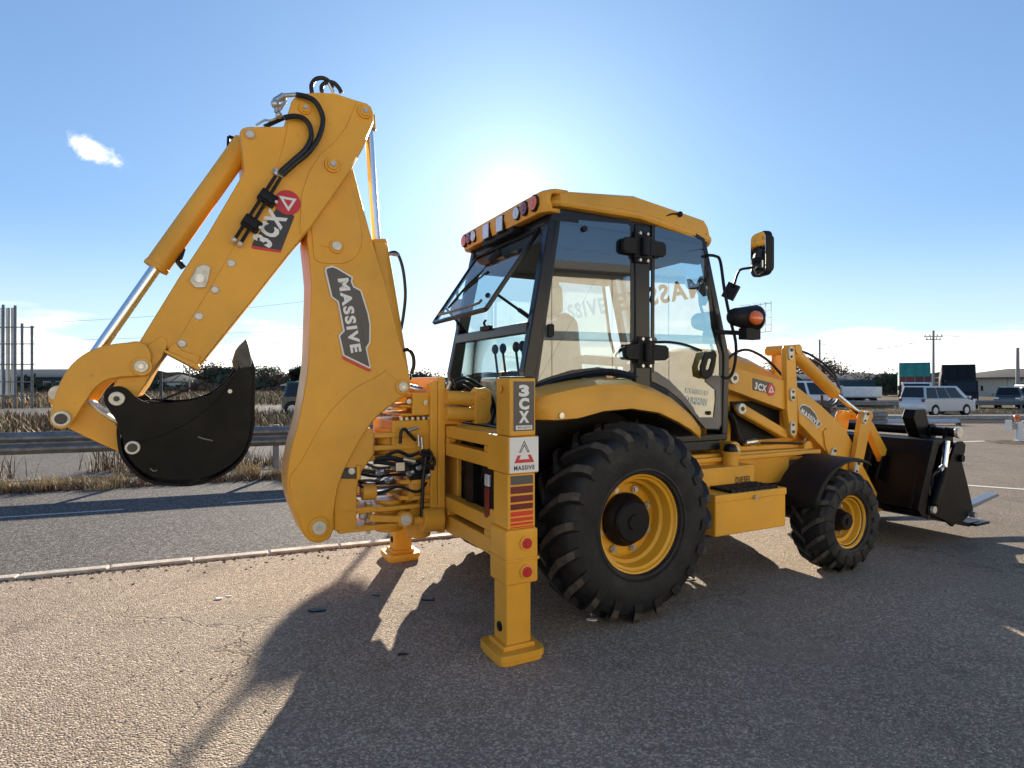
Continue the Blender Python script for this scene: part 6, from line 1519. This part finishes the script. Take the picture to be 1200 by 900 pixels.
TL = [(-64, 128, 5.2, 9, LEAFB, "broad brown tree left of centre of the gap under the dipper"),
      (-72, 118, 3.8, 5, LEAFD, "dark round tree at the left of the gap under the dipper"),
      (-59.5, 124, 4.6, 6, LEAFD, "dark pine like tree above the digging bucket rim"),
      (-54, 132, 5.0, 5, LEAFG, "slim green tree standing above the bucket rim"),
      (-51, 126, 3.8, 6, LEAFB, "reddish brown tree just left of the bucket tooth"),
      (-46.5, 132, 4.8, 6, LEAFD, "dark tree just right of the bucket tooth"),
      (-42, 134, 4.4, 6, LEAFB, "brown tree right of the bucket tooth above the far field"),
      (-67, 106, 2.0, 4, LEAFG, "green shrub below the white house"),
      (-58, 108, 1.8, 4, LEAFG, "low green bush beside the cream house"),
      (-80, 124, 3.4, 7, LEAFD, "dark tree just behind the tipping link"),
      (61, 150, 6.0, 16, LEAFB, "wide brown tree mass left of the crane boom"),
      (76, 152, 6.6, 15, LEAFB, "tall brown tree between the crane boom and the green tipper"),
      (89, 168, 6.4, 16, LEAFB, "brown tree further right behind the dark evergreen"),
      (62.5, 100, 3.2, 6.5, LEAFD, "dark evergreen bush left of the green tipper"),
      (66.5, 98, 2.6, 5, LEAFD, "low dark evergreen hedge beside the green tipper"),
      (-20, 130, 3.2, 8, LEAFD, "dark tree behind the house by the boom pin"),
      (-9, 120, 2.8, 7, LEAFG, "green tree seen low between the boom and the cab")]
for i, (x_, y_, h_, w_, m_, lb) in enumerate(TL): tree(x_, y_, -.2, h_*1.05, w_, m_, lb, 4200, .55 if y_ > 115 else .38, seed=i)
# far wooded ridge
hl_ = MB(); rnd = random.Random(3); rows = [[], [], []]
for i in range(161):
    x = -420+5.25*i; h = 5.6+1.6*math.sin(x*.021)+1.2*math.sin(x*.07+1)+rnd.uniform(-.8, .8)
    rows[0].append((x, 262, -1)); rows[1].append((x, 262.6+rnd.uniform(0, .4), h*.7)); rows[2].append((x, 263.4+rnd.uniform(0, .4), h+1))
hl_.loft(rows); o = hl_.build("far_ridge", LEAFB, None, normals=False, kind="structure", angle=10)
# hedge mass low across the field on the left and right
def hedge(name, X0, X1, Y, h, m, n, lf=.3, kind="stuff"):
    g = MB()
    for i in range(n):
        x = random.uniform(X0, X1); hh = h*(.6+.4*math.sin(x*.35)+.25*math.sin(x*1.1)); p = Vector((x, Y+random.gauss(0, 1), random.uniform(-.4, max(.2, hh))))
        a = Vector((random.gauss(0, 1), random.gauss(0, 1), random.gauss(0, 1))).normalized(); b_ = a.orthogonal().normalized(); l_ = lf*random.uniform(.5, 1.4)
        g.add([p-a*l_, p+b_*l_*.6, p+a*l_, p-b_*l_*.6], [(0,1,2,3)])
    g.build(name, m, None, normals=False, kind=kind, angle=180)
hedge("hedge", -150, 0, 96, 1.6, LEAFB, 9000, .45); hedge("hedge", -150, 0, 104, 2.6, LEAFD, 9000, .5); hedge("hedge", 30, 140, 112, 2.4, LEAFB, 9000, .45)

# ---------------------------------------------------------------- poles and wires
def pole(name, label, x, y, zb, zt, r, arms=(), cat="utility pole", m=POLEM):
    rt = empty(name, (x, y, zb), 0, label, cat)
    MB().cyl((0, 0, -.3), (0, 0, zt-zb), r, r*.7, 12).build("shaft", m, rt)
    for (z, L_) in arms:
        a = MB().box(-L_/2, L_/2, -.06, .06, z-zb-.06, z-zb+.06).build("crossarm", m, rt)
        for k in (-.45, -.2, .2, .45): MB().cyl((L_*k, 0, z-zb+.06), (L_*k, 0, z-zb+.32), .07, n=8).build("insulator", GREYP, a)
    return rt
pole("utility_pole", "utility pole with two crossarms rising behind the green tipper", 63.5, 90, -.45, 9.6, .20, ((8.7, 2.8), (8.25, 2.2)))
pole("utility_pole", "bare grey pole at the right edge above the white van", 50.8, 60, -.45, 5.2, .19)
pole("utility_pole", "thin pole rising just right of the loader tower", 30.9, 60, -.45, 6.0, .13)
pole("utility_pole", "short dark post left of the digging bucket under the dipper", -28.2, 48, -.2, 2.6, .12, m=DWALL)
pole("utility_pole", "thin pale pole between dipper foot and digging bucket", -43.2, 80, -.2, 4.2, .10)
lp_ = pole("sign_pole", "slim grey pole standing just left of the cab's lower rear window", (-1.353,14.8,1.55)[0], 14.8, -.14, 3.9, .045, cat="pole", m=GALV)
MB().cyl((.10, -.05, 3.52), (.10, .02, 3.52), .27, n=32).build("mirror_disc", mat("disc_back", (.30, .30, .32), .4), lp_, .01)
wires = [((-150, 120, 13.5), (-40, 140, 22), 2.5), ((-150, 125, 10.5), (-30, 150, 17.5), 2.0), ((-150, 118, 7.5), (-70, 120, 8.5), .5),
         ((30.9, 60, 5.6), (63.5, 90, 9.0), 1.2), ((63.5, 90, 9.0), (120, 95, 10.5), 1.5), ((20, 58, 4.6), (63.5, 90, 8.4), 1.0), ((50.8, 60, 5.1), (90, 62, 6.5), .6)]
for i, (a, b_, sag) in enumerate(wires):
    P = [tuple(Vector(a)*(1-t/12)+Vector(b_)*(t/12)-Vector((0, 0, sag*4*(t/12)*(1-t/12)))) for t in range(13)]
    o = MB().tube(P, .028 if i < 3 else .022, 5, 1).build("power_line", DWALL, None)
    tag(o, ["highest power line crossing the low cloud left of the bucket ram", "second power line below it at the left", "lowest faint power line above the blue roofed building", "power line sagging from the thin pole to the crossarm pole",
            "power line running right from the crossarm pole", "lower line sagging towards the crossarm pole", "short line leaving the pole at the right edge"][i], "power line")

# scaffold-like steel frame with white sheeting at the far left
sf = empty("steel_frame_screen", (-34.8, 41, -.2), 0, "tall steel frame with pale corrugated sheeting at the left edge", "steel frame")
for x_, zt in ((-1.7, 7.2), (-.85, 7.1), (-.12, 7.2), (.70, 7.15), (1.17, 5.9), (1.85, 5.75)):
    MB().box(x_-.06, x_+.06, -.06, .06, -.2, zt).build("frame_post", GALV, sf, .01)
for z_ in (.9, 1.9, 3.1, 4.5, 5.65): MB().box(-3.5, 2.0, -.04, .04, z_-.035, z_+.035).build("frame_rail", GALV, sf)
for k in range(17): MB().box(-2.5+.185*k, -2.5+.185*k+(.16 if k not in (12,) else .05), .10+.05*(k % 2), .13+.05*(k % 2), 1.0, 7.0).build("sheet_panel", CWALL if k in (14, 15) else WWALL, sf, .01)

# alike things share a group phrase
GR = {"tree": "trees beyond the far field", "utility pole": "utility poles and posts", "house": "low houses in the distance", "truck": "trucks parked beyond the road", "van": "vans parked beyond the road",
      "car": "small cars parked beyond the road", "building": "long commercial buildings in the distance", "power line": "power lines in the sky", "guard rail": "guard rails beside the roads",
      "rubber scrap": "black scraps on the asphalt", "paper scrap": "paper bits on the ground", "container": "containers behind the trucks"}
for o in bpy.data.objects:
    if o.parent is None and o.get("category") in GR and not o.get("group"): o["group"] = GR[o["category"]]
